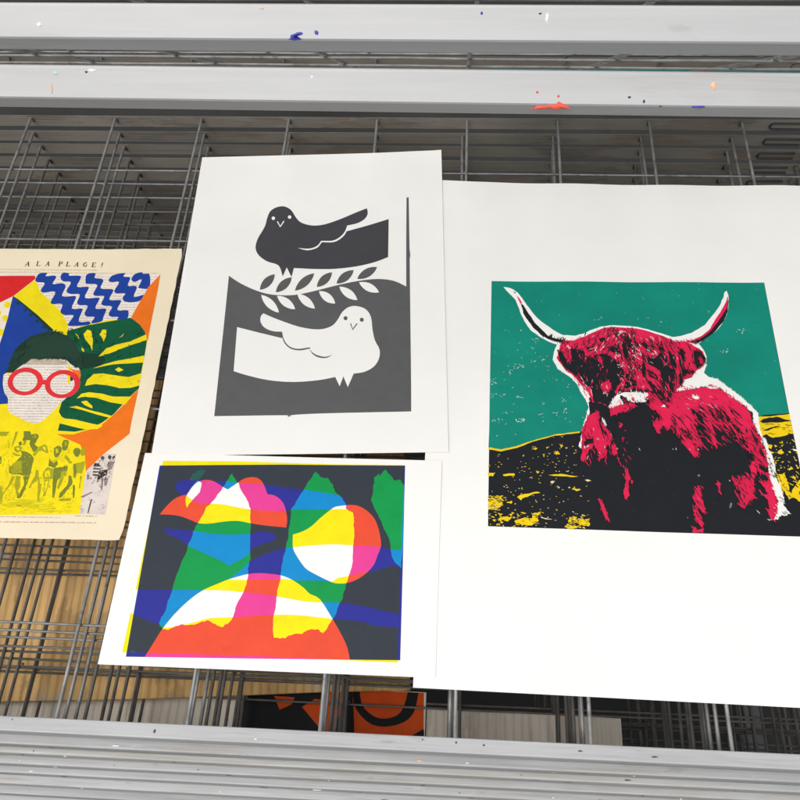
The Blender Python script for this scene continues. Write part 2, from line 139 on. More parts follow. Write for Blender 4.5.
 ('printed_cow','black',0,0.5,'251.9,333.7 257.2,334.8 258.5,343.7 254.5,340'),
 ('printed_cow','black',0,0.5,'258.3,334.8 261.2,338.5 261.5,346.1 259.2,342.4'),
 ('printed_cow','black',0,0.5,'244.4,331.4 248.1,339 251.7,346.5 246.7,341.6'),
 ('printed_cow','white',0,0.4,'266.9,295 272.6,294.1 273.3,298.1 268.9,297.6'),
 ('printed_cow','white',0,0.3,'238,304.8 239.9,308.1 235.4,308.2'),
 ('printed_cow','white',0,0.4,'282.8,283.6 289.9,280.6 294,283.9 289.3,285.4'),
 ('printed_cow','crimson',0,0.6,'318.4,320.2 323.7,324.7 326.4,333.9 329,342.6 327.2,352.8 331.2,352.6 330.7,361.5 328.8,362.6 331,366.9 330.9,372.4 326.9,369.3 325,362.8 322.9,364 323.7,368.3 321.5,373.8 319.3,376.1 330,380 329.6,384.3 324.5,379.1 320.2,376.6 316,385.9 314.3,391.3 312.5,391.4 313.9,374.1 316.7,367.5 319.6,364.1 319.9,358.6 316.8,353.2 315.2,347.7 316.6,340.9 313.6,334.2'),
 ('printed_cow','black',0,0.45,'320.7,331.6 323.3,337.2 324.3,343.9 325.8,347.2 323.2,348.5 321.4,340.7'),
 ('printed_cow','black',0,0.45,'326.4,352.8 328.6,357.1 328.8,362.6 326.2,360.5'),
 ('printed_cow','black',0,0.45,'314,359.9 318,358.1 319.9,361.9 318,365.3 315.2,364.8'),
 ('printed_cow','crimson',0,0.3,'309.7,349 313,353.3 316.3,356.5 313.2,355'),
 ('printed_cow','crimson',0,0.7,'295.1,386.8 297.7,389.9 302.3,390.2 300.7,384.4 304.5,391.7 306.1,383.1 308.5,387.3 310.2,380.8 313.7,389.2 314.2,395.5 312.4,401.9 312.6,407.2 308.1,409.4 302.9,417.4 298.6,415 301.4,407.6 301.7,398.2 297.3,393.1'),
 ('printed_cow','crimson',0,0.6,'320.1,386.8 324,388.8 327.5,390.7 330,385.3 331.5,394.8 333.3,406.3 334.3,409.3 331.3,420.8 328.3,428.1 325.7,427.2 325.7,424.1 323.3,419.1 326.5,415.9 325.9,407.6 319.5,400.6 326.8,401.8 325,395.1'),
 ('printed_cow','crimson',0,0.5,'261.6,397.2 263.6,398.5 265.3,411.5 265.4,423.1 263.4,423.2 261.5,419.4 259.3,418.3 257.3,410.6 260,401.3'),
 ('printed_cow','crimson',0,0.5,'257,418.4 258.8,423.4 263,434.1 260.6,438.6 256.8,431.2 255.3,423.6'),
 ('printed_cow','crimson',0,0.5,'252.5,440.9 256.8,441.3 261.6,439.2 261.7,443.8 252.2,444.3'),
 ('printed_cow','crimson',0,0.5,'280.4,391.8 282.1,392.4 282.8,402.9 280.9,402.3'),
 ('printed_cow','grey',0,0.5,'290,413.1 291.9,412.3 290.7,416.9 288.9,418.3'),
 ('printed_cow','grey',0,0.5,'263.1,383.8 265,383.1 265.1,385.3 263.2,385.8'),
 ('printed_cow','grey',0,0.2,'248.5,428.4 249.5,428.9 248.8,430.3'),
 ('printed_cow','crimson',0,0.5,'167.6,414.7 171.8,418.5 175.6,435.4 172.5,433.8 169.2,423'),
 ('printed_picture','yellow',0,0.6,'62.8,417.1 67.3,414.7 79.1,414.2 73.9,419.5 74.6,425.3 68.7,429.8 62.6,428.6'),
 ('printed_picture','yellow',0,0.6,'90.3,414.5 93.6,412.2 109.4,408.1 112.2,409.2 102.7,412.5 97.5,414.5 93.5,418'),
 ('printed_picture','yellow',0,0.6,'72,438.5 79.1,435.8 86.3,434.7 81.1,440.6 72.7,440.7'),
 ('printed_picture','yellow',0,0.6,'87.5,439.6 97.2,436 103.7,436.8 105.1,431.1 111.8,430.8 106.9,435.2 110.3,438.6 103.6,443.6 89.4,444.2'),
 ('printed_picture','yellow',0,0.6,'62.2,389.8 69.2,389.3 67.2,393.4 62.3,393.9'),
 ('printed_picture','yellow',0,0.6,'76.5,391.2 87.8,389.5 87.9,391.8 77.2,392.7'),
 ('printed_picture','yellow',0,0.6,'120.3,389.7 132.2,388.1 149.3,390.3 138.7,390.7'),
 ('printed_picture','yellow',0,0.6,'143.5,402.7 150.7,403.9 147.3,406.2 142.2,404.3'),
 ('printed_picture','yellow',0,0.6,'137.1,438.2 139.2,433.1 150,434.8 158,438.4 157.9,441.2 149.7,440.7 143.4,438.6'),
 ('printed_picture','yellow',0,0.6,'135.6,442.4 142.1,441.4 148.4,443.3 136.8,445.4'),
 ('printed_picture','yellow',0,0.6,'62.1,381.6 64.4,383 62.2,383.8'),
 ('printed_picture','yellow',0,0.6,'81.7,433.5 86.3,431.9 84.3,435.1'),
 ('printed_picture','yellow',0,0.6,'89.5,431.8 94.7,432.7 90.8,433.8'),
 ('printed_picture','yellow',0,0.6,'79.8,420.7 85,419 84.4,422.2'),
 ('printed_picture','yellow',0,0.6,'127.6,364.4 130.3,362.8 132.2,366.5 128.9,367.4'),
 ('printed_picture','yellow',0,0.6,'132.6,355.7 135.9,357.2 133.1,359.6'),
 ('printed_picture','yellow',0,0.6,'114.8,367.2 117.5,366.4 116.7,370.2'),
 ('printed_picture','yellow',0,0.6,'108.4,385.7 111.7,386.3 109.7,388.9'),
 ('printed_picture','yellow',0,0.6,'105.5,361.1 110.2,360.3 107.5,362.3'),
 ('printed_picture','yellow',0,0.6,'119,358.6 123.1,357.7 119.6,361.2'),
 ('printed_picture','pale',0,0.5,'155,394.2 158.4,392.9 161.6,394.6 157.6,395.8'),
 ('printed_picture','pale',0,0.5,'139,402.2 141,401.8 140.2,403.9'),
 ('printed_picture','pale',0,0.5,'111.5,434.3 116.6,435.5 123,436.7 115.3,436.3'),
 ('printed_picture','pale',0,0.5,'122.1,397 126.7,396.1 124,399.2'),
 ('printed_picture','pale',0,0.5,'128.5,401.2 131.1,402.5 129.1,404.1'),
 ('printed_picture','pale',0,0.5,'137.9,358.6 140.5,359.3 138.5,360.1'),
 ('printed_picture','pale',0,0.5,'120.2,365.5 123.8,365.3 122.2,366.9'),
],
'page': [
 ('printed_picture','textpaper',0,0.12,'-3.1,39.3 137.7,37 254.7,37.7 256.4,129.6 257.8,204.7 127.5,254.5 64.8,255.6'),
 ('printed_picture','yellow',0,0.12,'92.3,69.9 111.3,45.7 122.2,63.9 138.9,78 154.2,93.7 165.2,110.4 166.6,119.8 190,104.7 232.6,98.8 254,123 256.9,129.6 259.2,191.2 251.9,201.7 239.2,223.2 225.6,239.8 217.1,241.3 202.2,247.2 185.1,247 212.2,258.9 219.9,271.3 224.6,288.8 228.9,335.2 91.2,339.6 50.6,210.2 114.4,207.4 158.4,168.5 149.5,118.7'),
 ('printed_picture','red',0,0.12,'-2.1,42.3 68.2,40.8 109.2,40.1 111.2,44.5 92.2,69.6 78.9,79.2 19.7,111.8'),
 ('printed_picture','cream2',0,0.12,'91.6,70.6 94.9,100.1 95.2,138 61.1,243.8 19.7,111.8 78.9,79.2'),
 ('printed_picture','yellow',1,0.12,'92,81.9 92.1,83.9 91.5,85.5 90.3,86.3 88.7,86.4 87,85.5 85.5,83.9 84.6,82 84.4,80 85,78.5 86.3,77.6 87.9,77.6 89.6,78.4 91.1,80'),
 ('printed_picture','yellow',1,0.12,'94.5,100.7 94.7,102.5 94.1,104 93,104.8 91.5,104.8 89.9,104 88.6,102.6 87.7,100.8 87.6,99 88.1,97.6 89.3,96.7 90.8,96.7 92.4,97.5 93.7,99'),
 ('printed_picture','yellow',1,0.12,'95.1,119.9 95.3,121.9 94.7,123.5 93.4,124.4 91.7,124.4 89.9,123.5 88.4,122 87.5,120 87.3,118 87.9,116.4 89.2,115.4 90.9,115.4 92.7,116.3 94.2,117.9'),
 ('printed_picture','yellow',1,0.12,'84.6,93.2 84.7,94.8 84.3,96 83.3,96.7 81.9,96.8 80.6,96.1 79.4,94.8 78.7,93.3 78.5,91.7 79,90.4 80,89.7 81.3,89.7 82.7,90.4 83.9,91.6'),
 ('printed_picture','yellow',1,0.12,'82.8,105.7 83,107.5 82.4,108.9 81.3,109.7 79.8,109.7 78.2,108.9 76.8,107.5 76,105.7 75.8,104 76.4,102.5 77.5,101.7 79,101.7 80.6,102.5 82,103.9'),
 ('printed_picture','yellow',1,0.12,'85.1,126.1 85.3,127.8 84.7,129.2 83.6,130 82.1,130 80.5,129.3 79.2,127.9 78.4,126.1 78.2,124.4 78.8,123 79.9,122.2 81.4,122.2 83,122.9 84.3,124.3'),
 ('printed_picture','blue',0,0.12,'91.4,69.6 104.5,80.4 150.6,118.6 163.1,142.5 126.3,211.5 52.9,217.5 82.7,172.1 94.4,135.3 93.8,100.1'),
 ('printed_picture','darkgreen',0,0.12,'91.4,69.5 99.2,74.5 126.2,95.6 150.7,117.3 144.4,117.4 127.6,101.1 105.5,81.8'),
 ('printed_picture','darkgreen',0,0.12,'97.1,79.6 101.8,77.3 101.8,82.6'),
 ('printed_picture','darkgreen',0,0.12,'107.8,88.8 112.4,86.5 112.4,91.7'),
 ('printed_picture','darkgreen',0,0.12,'116,95.7 120.7,93.4 120.6,98.6'),
 ('printed_picture','darkgreen',0,0.12,'125.3,104.2 129.9,102 129.8,107.1'),
 ('printed_picture','darkgreen',0,0.12,'135.1,112.4 139.8,110.1 139.6,115.2'),
 ('printed_picture','blue',2,0.12,'113.7,36.8 122.8,36.2 121.9,40.6 131.9,39.7 134.8,43.1 132.9,52 143.7,50.6 149,55.7 148.2,69.5 162.2,68.9 164.5,73.1 163.3,86.6 174.2,86.5 176,90.1 175.4,104.6 187.2,104.5 187.3,109.3 165.9,110.7 164.8,105.9 167.5,96.3 157.5,95.9 151.5,91.6 150.9,80.6 139.9,80.7 137,77 138.7,63.3 125.8,64.6 121.3,60.9 123.4,50.8 114.9,49.6 111.3,45.8'),
 ('printed_picture','blue',2,0.12,'139.5,41.7 141.1,35.3 148.5,36.5 149.3,39.6 160.5,39.6 163.7,42.9 162.1,55.6 174.2,55.5 176.1,59.2 174.9,71.7 189.8,71.1 191.8,74.1 190.1,86.4 201,86.3 202.8,89.9 201.6,98.4 200.9,104.4 189.7,106.9 191.8,98.5 183.8,98.1 179.2,93.8 180.3,82.8 171.2,82.1 167.3,78 167.7,66.8 157.6,66.4 151.1,61.9 153.6,49.3 144.1,48.1'),
 ('printed_picture','blue',2,0.12,'169.2,37.7 179,35.8 179.5,42.8 187.9,44 190.8,47.8 189.9,57.9 203.2,59 205,62.8 203.4,74 215.4,74.4 217.1,77.6 215.4,88.6 226.2,88.5 228.9,92.1 228.6,100.5 218.1,101.8 218.3,98.2 210.4,97.8 206.5,93.5 208.4,83.8 199.2,82.6 195.1,79 196.3,69.1 187.2,68.7 182.9,65.5 184.8,52.9 173.4,51.7 170.4,49.2'),
 ('printed_picture','blue',2,0.12,'196.6,46.5 200,38.8 213.6,35.6 212.6,40.8 221.1,42.5 220.3,53.9 228.5,54.3 231.5,57.6 230.5,70.1 241.9,66.7 240.2,73.7 233,77.4 221.9,76.8 217.8,71.4 219.6,65.2 210.6,65.2 206.2,61.5 209.2,48.9 201.1,49'),
 ('printed_picture','blue',2,0.12,'222.6,45 225.1,37.4 232.8,34.7 235.3,37.3 242.5,38 245.7,57.5 234.1,57.6 233,55.1 234.7,44.9 227.4,48.8'),
 ('printed_picture','orange',0,0.12,'254.9,37.7 255.9,59.4 256.3,96.2 257.3,129.9 252.7,121.6 243.2,108.2 232.8,98.4 236.8,82.5 241.2,68.4 244,56.8'),
 ('printed_picture','orange',0,0.12,'259.2,190.9 259.4,228.8 260.2,245.3 239.2,268.3 224.6,288.8 219.9,271.3 212.2,258.9 185.1,247 202.2,247.2 217.1,241.3 225.6,239.8 239.2,223.2 246.1,212.6 251.9,201.7'),
 ('printed_leaf','leafgreen',0,0.12,'167,117.1 184.5,110.2 204.7,105.2 232.6,98.8 244.6,108.2 251.9,117.6 256.4,129.6 257.4,146.7 257.7,159.6 258,172.4 259.3,190.5 251.8,201.1 239,222.6 228.8,232.9 217,240.7 203.1,243.9 185.1,243 185.1,234.1 188.6,231.1 180.7,220.4 181,208.3 186.6,195.9 192.8,180.8 191.3,169.4 184.3,157.9 169.7,142.4 165.9,126.6'),
 ('printed_leaf','darkgreen',0,0.6,'172.9,149 188.6,145.5 209.9,148.5 216.7,154.9 213,163 196.1,166.5 187.3,169.8 179,163.5'),
 ('printed_leaf','yellow',0,0.2,'184.5,121.5 187.4,115.6 192,117.2 196.6,128.9 199.2,143.7 195.7,137.2 188.3,129'),
 ('printed_leaf','yellow',0,0.2,'204.1,115.4 208.6,115.4 210.1,123.8 208.9,131.3 205.6,125.5 202.5,122.2'),
 ('printed_leaf','yellow',0,0.2,'224.6,126.9 229.5,120.2 228.2,123.9'),
 ('printed_leaf','yellow',0,0.2,'207.7,151 213.6,140.3 223.6,135.2 237.9,131 247.8,125 253.9,121 255.9,128.6 238.9,135.9 226.5,142.6 216.5,147.6'),
 ('printed_leaf','yellow',0,0.2,'204.9,166.4 216.6,160.6 227.9,156.4 242.3,153 257.3,148.8 257.9,158 242.2,159.5 224.8,161'),
 ('printed_leaf','yellow',0,0.2,'228.9,167.6 232.3,164.4 238.4,167.8 233.5,170.5'),
 ('printed_leaf','yellow',0,0.2,'201,188.5 202,180.7 207.1,173.5 217.8,172.6 231.7,174.8 245.6,176.6 258.1,171.7 259.1,187 249.6,190.2 239.1,190.8 225,187.4 212.6,186'),
 ('printed_leaf','yellow',0,0.2,'195.9,204.1 199.3,198.6 206.8,196.2 220.4,197.6 234.5,201.2 253.7,201 248.5,211 232,208.2 216.3,203 204,201.7'),
 ('printed_leaf','yellow',0,0.2,'201.4,207.8 207.1,206.7 214.5,213 215.2,216 206.4,212.3'),
 ('printed_leaf','yellow',0,0.2,'190.4,214.8 197.3,213.2 211.5,217.6 225.5,221.1 238.1,224.7 236,227 222.1,223.4 203.6,217.7'),
 ('printed_leaf','yellow',0,0.2,'183,225.5 189,228.4 201.1,229.7 215,233.2 230.8,236.4 225.8,240.4 212.9,241.1 199.1,237.9 185.2,234.4'),
 ('printed_leaf','yellow',0,0.2,'175.3,120.8 179.5,124.1 181.2,128.2 177.5,124.1'),
 ('printed_leaf','yellow',0,0.2,'186.4,139 189.9,142.2 190.7,145.5 187.3,143.1'),
 ('printed_face','textpaper',1,0.12,'113.1,173.1 109.7,175.5 112.5,188.2 117.5,199 122.5,205.1 127.3,220.3 136.9,226.2 154.8,234.2 165,232.5 175,219.6 179.4,210.4 185.5,202.7 193.9,180.8 190.6,166.5 178.3,160.3 173,155.5 134.6,155.9 124.8,165.7'),
 ('printed_face','grey',0,0.12,'128,162.2 135.6,154.3 141.4,155.5 160.3,154 175.1,158.4 176.7,162.2 156.7,161.8'),
 ('printed_face','yellow',0,0.12,'176.8,162.7 181,165 184.6,187.2 182.2,185.7'),
 ('printed_face','orange',0,0.12,'179,166.4 192,169.7 194.6,180.8 186.7,173'),
 ('printed_face','darkgreen',0,0.12,'182,174.9 185.6,175.4 187.4,180.9 184.3,183.3'),
 ('printed_face','yellow',0,0.12,'111.3,173.9 114,171.5 117.9,173 115.3,176.3'),
 ('printed_face','hair',0,0.25,'112.4,173.1 111.5,159.5 112.8,146.4 118,134.7 126.6,124.6 139.3,119.4 152.9,117.9 168.4,124.2 181.2,137.4 186.6,148.8 193.4,166.5 184.8,165 178.3,160.3 173,155.5 160.5,154.8 152,153.8 145.6,155.8 139.9,155.1 134.5,155.3 129.3,161.7 124.6,164.9 118.6,173'),
 ('printed_face','red2',0,0,'154.3,181 155.1,184.4 155.2,187.8 154.6,191 153.2,194 147.6,191.4 148.5,189.3 149,187 148.9,184.6 148.3,182.2'),
 ('printed_face','red2',0,0,'153.2,194 151.2,196.5 148.6,198.6 145.5,200.1 142,201 140,196.3 142.4,195.7 144.5,194.6 146.2,193.2 147.6,191.4'),
 ('printed_face','red2',0,0,'142,201 138.3,201.3 134.5,200.8 130.8,199.8 127.2,198.1 129.8,194.2 132.2,195.4 134.8,196.1 137.4,196.4 140,196.3'),
 ('printed_face','red2',0,0,'127.2,198.1 124,195.9 121.2,193.2 118.9,190.2 117.3,186.9 122.9,186.2 124,188.6 125.6,190.7 127.5,192.6 129.8,194.2'),
 ('printed_face','red2',0,0,'117.3,186.9 116.4,183.4 116.2,180 116.8,176.7 118.1,173.7 123.4,177 122.5,179.1 122.1,181.4 122.3,183.8 122.9,186.2'),
 ('printed_face','red2',0,0,'118.1,173.7 120.1,171.1 122.7,168.9 125.9,167.4 129.4,166.5 131.1,172 128.7,172.6 126.6,173.7 124.8,175.2 123.4,177'),
 ('printed_face','red2',0,0,'129.4,166.5 133.1,166.2 137,166.7 140.8,167.8 144.4,169.5 141.4,174.2 138.9,172.9 136.3,172.2 133.7,171.8 131.1,172'),
 ('printed_face','red2',0,0,'144.4,169.5 147.7,171.8 150.5,174.5 152.7,177.6 154.3,181 148.3,182.2 147.2,179.9 145.6,177.7 143.7,175.8 141.4,174.2'),
 ('printed_face','red2',0,0,'194.8,182.4 195.7,185.9 195.9,189.4 195.4,192.7 194.2,195.9 188.7,193.6 189.5,191.4 189.8,189 189.6,186.5 188.9,184.1'),
 ('printed_face','red2',0,0,'194.2,195.9 192.3,198.6 189.9,200.9 186.9,202.7 183.6,203.8 181.4,199.2 183.7,198.4 185.7,197.1 187.4,195.5 188.7,193.6'),
 ('printed_face','red2',0,0,'183.6,203.8 180,204.3 176.2,204.1 172.5,203.3 169,201.8 171.3,197.7 173.8,198.7 176.4,199.3 178.9,199.5 181.4,199.2'),
 ('printed_face','red2',0,0,'169,201.8 165.7,199.7 162.9,197.2 160.5,194.2 158.8,190.9 164.3,189.9 165.5,192.2 167.1,194.3 169.1,196.2 171.3,197.7'),
 ('printed_face','red2',0,0,'158.8,190.9 157.8,187.5 157.5,184 157.9,180.5 159.1,177.4 164.4,180.3 163.6,182.6 163.3,185 163.6,187.4 164.3,189.9'),
 ('printed_face','red2',0,0,'159.1,177.4 161,174.5 163.4,172.2 166.4,170.3 169.8,169.2 171.7,174.6 169.4,175.4 167.3,176.7 165.6,178.4 164.4,180.3'),
 ('printed_face','red2',0,0,'169.8,169.2 173.5,168.7 177.3,168.9 181.1,169.7 184.7,171.3 181.9,176.2 179.4,175.1 176.8,174.4 174.2,174.3 171.7,174.6'),
 ('printed_face','red2',0,0,'184.7,171.3 188,173.4 190.8,176 193.1,179.1 194.8,182.4 188.9,184.1 187.7,181.7 186.1,179.6 184.1,177.7 181.9,176.2'),
 ('printed_face','red2',0,0.12,'151.3,181 160.9,181.5 161.8,187.8 153.6,187.6'),
 ('printed_photo','photogrey',0,0.12,'224.6,288.8 239.2,268.3 251.3,268.5 253.2,304.1 254.3,335.2 228.9,335.2'),
 ('printed_photo','olive3',1,0.3,'147.7,327.4 163.2,322.3 183,320.7 187.4,315.7 190.6,321.7 175.3,325.7 159.5,329.6'),
 ('printed_photo','olive2',1,0.3,'153,266.9 159.2,268 167.8,274.3 168.7,282.6 169.3,293.9 162.7,294.6 157.8,293.5 151.5,293.6 146.8,291.2 146.2,286.8 150.5,279.1 155.1,272.6'),
 ('printed_photo','olive',1,0.3,'147.1,288 150.5,279.1 155.9,277.7 160.7,291.5 150.8,293'),
 ('printed_photo','olive2',1,0.3,'147.6,257.2 150.1,255.9 152.6,259.7 149.8,261.1'),
 ('printed_photo','olive',1,0.3,'144.9,262.5 149.2,261.1 153.2,263 153.2,267.5 149,269.1 145.9,266.3'),
 ('printed_photo','yellow',1,0.3,'147,263.7 149.1,263.1 151.5,265.6 149.4,266.3'),
 ('printed_photo','olive',1,0.3,'143.8,267.9 149.4,270.5 154.2,271.4 154.1,272.6 147.6,272.5'),
 ('printed_photo','olive2',1,0.3,'149.4,244 156.4,243.9 158.6,247.9 160.8,247.2 164.9,247.1 167.1,250.3 166.1,254.3 165.1,259.5 169.5,262.1 168.5,266 166.2,268.3 163.6,264.7 159.9,259.6 159.1,254.4 155.6,254.5 154,257.1 151,254.5 151.3,249.3'),
 ('printed_photo','olive',1,0.3,'161.1,248.5 164.1,248.4 165.5,251.7 163.3,252.4'),
 ('printed_photo','olive',1,0.3,'152.4,254.5 155.7,254.7 155.2,259.7 153.3,261'),
 ('printed_photo','olive',1,0.3,'165.6,270.5 169.8,264 170.3,261.4 172.4,260.7 175.6,259.4 179.2,264.5 177.7,267.7 173.9,266.5 171.2,267.2 168.6,273'),
 ('printed_photo','yellow',1,0.3,'173.3,262 175.9,261.3 177.6,265.1 175.4,265.6'),
 ('printed_photo','olive',1,0.3,'150.9,295.5 154.3,295.4 153.4,302.9 148.5,314.1 147.6,319 148.3,323.8 146.9,322.6 146,315.3 149.9,306.7'),
 ('printed_photo','olive',1,0.3,'154.8,295.4 160,295.3 162.3,306.4 161.4,311.4 166.4,317.4 163.6,319.8 160.7,315 157.3,306.5'),
 ('printed_photo','olive2',1,0.3,'162.3,295.3 169.5,294.5 168.3,305.1 167.4,314.9 165.3,319.8 162.2,318.7 164.2,311.3 165.7,303.9'),
 ('printed_photo','yellow',1,0.3,'160.6,297.8 162.3,295.3 164.1,308.9 163.6,311.3'),
 ('printed_photo','olive',1,0.3,'162.7,325.7 169.1,325.1 169.1,327.8 164.7,327.9'),
 ('printed_photo','olive',1,0.3,'141.3,244.8 144.3,244.8 143,259.9 141.6,263.2'),
 ('printed_photo','olive',1,0.3,'119,245.2 135.4,244.9 133.3,250.2 120.3,250.1'),
 ('printed_photo','olive2',1,0.3,'129.5,274.4 134.8,273.6 136.4,281.9 132.9,282.6'),
 ('printed_photo','olive',1,0.3,'138.2,305.7 144.2,306.8 149.1,322.6 146.5,327.4'),
 ('printed_photo','olive',1,0.3,'173.5,287.5 176.6,288.7 178.2,295 177.8,300 174.2,303.7 173.2,308.7 171.2,307.5 172.4,301.3 174.2,295'),
 ('printed_photo','olive',1,0.3,'180.7,302.4 183.5,303.6 184.7,318.2 183.9,321.9 181.8,315.8'),
 ('printed_photo','olive',1,0.3,'181.5,289.9 184.2,289.2 185.7,297.3 184.3,298.6'),
 ('printed_photo','olive',1,0.3,'171.4,263.3 174.3,258.8 177.7,260.4 181.6,268.2 179.9,269.3 176.4,267.1 173.9,265.5'),
 ('printed_photo','yellow',1,0.3,'174,261.6 176.5,261.5 178.6,266 175.8,264.9'),
 ('printed_photo','olive2',1,0.3,'186.1,263.6 188.4,260.8 191.9,260.7 194.1,263.5 194.2,267.9 192.5,273.5 189.5,273.6 187.4,269.2'),
 ('printed_photo','olive3',1,0.3,'187.7,264.1 190.3,263.5 191.9,268 189.7,269.4'),
 ('printed_photo','olive2',1,0.3,'193.3,257.9 193.8,253.9 197.2,253.3 199.6,255.5 200,260.6 199.5,265.1 196.1,265.7 194.4,263.5'),
 ('printed_photo','olive',1,0.3,'194.9,256.2 197.8,255.5 198.8,260 196.4,260.6'),
 ('printed_photo','olive2',1,0.3,'183.4,273.1 186.1,278.1 191.8,274.6 194.4,281.2 191.9,285.6 185.5,283.6'),
 ('printed_photo','olive3',1,0.3,'187.1,278 196.1,269.6 198,271.2 189.7,280.4'),
 ('printed_photo','olive',1,0.3,'184.2,284.7 192.2,286.7 195.3,295.3 191.1,298.3 184.1,297.9 181.9,293.4 182.6,288'),
 ('printed_photo','yellow',1,0.3,'183.5,289.6 187.3,287.7 190.2,294.6 184.5,295.8'),
 ('printed_photo','olive2',1,0.3,'191.9,285.6 198.6,284.4 204.7,282.7 205.6,288.7 202.2,295.2 198.5,298.5 198.6,304.9 199.7,317.6 198.1,318.7 195.8,310.3 192.8,295.4'),
 ('printed_photo','olive',1,0.3,'199.9,289.8 205.3,287.6 205.9,294.1 200.2,295.3'),
 ('printed_photo','olive',1,0.3,'184.3,298.8 190.7,298.7 190.5,304 190.2,316.8 188.3,316.8 187.1,306.2'),
 ('printed_photo','yellow',1,0.3,'186.3,299.8 189.3,299.8 189.4,308.3 189.1,312.6'),
 ('printed_photo','olive',1,0.3,'200.5,296.3 204.2,295.2 203.2,303.8 201.1,309.1 199.8,306'),
 ('printed_photo','olive2',1,0.3,'208.7,293.5 211.5,295 214.2,302.5 210.6,310 207.7,316.4 204.8,318.6 204.1,313.3 207.2,308 209.4,302.6'),
 ('printed_photo','olive',1,0.3,'204.1,319.6 217.3,317.8 216.1,321 206.6,321.7'),
 ('printed_photo','olive',1,0.3,'198.5,273.4 201.4,271.2 208.7,279.9 206.2,280.7'),
 ('printed_photo','olive2',1,0.3,'206.6,265.5 208,262.7 212.1,262.9 214.2,266.5 213.7,272 211.4,273.2 208.2,269.9'),
 ('printed_photo','olive',1,0.3,'213.9,264.3 215.9,262 218.1,263.1 219.3,270.3 217.1,272 215.1,269.8'),
 ('printed_photo','olive',1,0.3,'209.7,280.9 213.4,279.8 220.9,277.4 222.1,282.9 221.1,291.6 215.9,290.6 216,297.1 213.7,296.1'),
 ('printed_photo','olive2',1,0.3,'209.9,281.5 212.7,280.9 215.4,288.5 214.7,296.1'),
 ('printed_photo','olive2',1,0.3,'215,303.6 217.6,305.6 219.4,316.2 218.4,318.3'),
 ('printed_photo','olive',1,0.3,'220.6,293.8 222,294.8 222.8,307.7 221.8,307.7'),
 ('printed_photo','olive',1,0.3,'177.6,295.7 180.1,297.8 185.5,321.1 184.5,323.2'),
 ('printed_photo','olive3',0,0.3,'142.2,321.5 170.7,320.1 187.2,320.9 168.7,321.9'),
 ('printed_photo','olive3',0,0.3,'147.9,323.8 178.8,322.4 191.5,323.2 176.8,324.2'),
 ('printed_photo','olive3',0,0.3,'153.5,326.1 186.9,324.6 195.9,325.5 184.9,326.4'),
 ('printed_photo','olive3',0,0.3,'159.2,328.4 194.9,326.9 200.2,327.8 192.9,328.6'),
 ('printed_photo','olive3',0,0.3,'164.8,330.7 203,329.1 204.4,330.1 200.9,330.9'),
 ('printed_photo','olive3',0,0.3,'170.4,332.9 210.9,331.3 208.7,332.4 208.9,333.1'),
 ('printed_photo','photodark',0,0.12,'231.2,281.3 238.1,281.9 238.4,283.3 230.9,282.9'),
 ('printed_photo','photodark',0,0.12,'231.6,284.8 238.9,285.4 239.2,286.8 231.3,286.4'),
 ('printed_photo','photodark',0,0.12,'232.1,288.3 239.6,288.8 239.9,290.2 231.8,289.8'),
 ('printed_photo','photodark',0,0.12,'232.5,291.7 240.4,292.3 240.7,293.7 232.2,293.3'),
 ('printed_photo','photodark',1,0.3,'238.6,287.6 246.5,286.3 246.9,292.7 243.2,294.5 239.7,298.5 238.7,302.6 237.9,295.4'),
 ('printed_photo','photodark',0,0.12,'247,272.6 247.1,273.6 246.8,274.5 246.3,275 245.5,275 244.8,274.5 244.2,273.7 243.8,272.6 243.7,271.5 244,270.7 244.5,270.2 245.2,270.2 246,270.6 246.6,271.5'),
 ('printed_photo','photodark',0,0.12,'240.3,273.6 240.3,274.5 240,275.2 239.3,275.7 238.4,275.7 237.6,275.3 236.9,274.5 236.5,273.6 236.5,272.7 236.9,272 237.6,271.5 238.4,271.5 239.3,271.9 239.9,272.7'),
 ('printed_photo','photodark',0,0.12,'248.7,271.6 250.7,269.8 250.8,274.3 248.9,276.4'),
 ('printed_photo','photodark',0,0.12,'236.8,280.7 236.6,281.4 236,281.9 234.9,282.2 233.6,282.3 232.4,282 231.5,281.5 231.1,280.8 231.2,280.1 231.9,279.5 232.9,279.2 234.2,279.2 235.4,279.5 236.3,280'),
 ('printed_photo','photodark',0,0.12,'236.4,319.3 237.9,318.9 237.4,333.6 236.3,333.9'),
 ('printed_photo','photomid',1,0.3,'241.8,295.4 244.3,295.7 246,309 244.6,309.8'),
 ('printed_photo','photomid',1,0.3,'244.6,297 248.9,295.2 249.1,303.8 247,304.7'),
 ('printed_photo','photomid',1,0.3,'226.1,292.2 229.1,291.3 229.7,297.3 228.3,298.2'),
 ('printed_photo','photomid',1,0.5,'244.4,277.9 251.4,276.9 250.7,284.8 246.7,288.4'),
 ('printed_photo','photomid',0,0.12,'226,316.1 235.8,310.9 236.8,311.9 228,317.8'),
 ('heading_text','type',0,0,'94.6,26.1 96.7,19.6 96.1,19.2 94,25.6'),
 ('heading_text','type',0,0,'95.7,19.4 97.5,25.8 98.8,25.8 97.1,19.4'),
 ('heading_text','type',0,0,'95.2,24 97.6,23.9 97.4,23.2 95,23.2'),
 ('heading_text','type',0,0,'93.7,26.2 95.4,26.2 95.2,25.5 93.5,25.5'),
 ('heading_text','type',0,0,'97.3,26.2 99.2,26.1 99,25.5 97.1,25.5'),
 ('heading_text','type',0,0,'108.6,25.6 108.1,19.2 106.7,18.8 107.2,25.3'),
 ('heading_text','type',0,0,'107,25.8 111.4,25.8 111.2,25.1 106.9,25.1'),
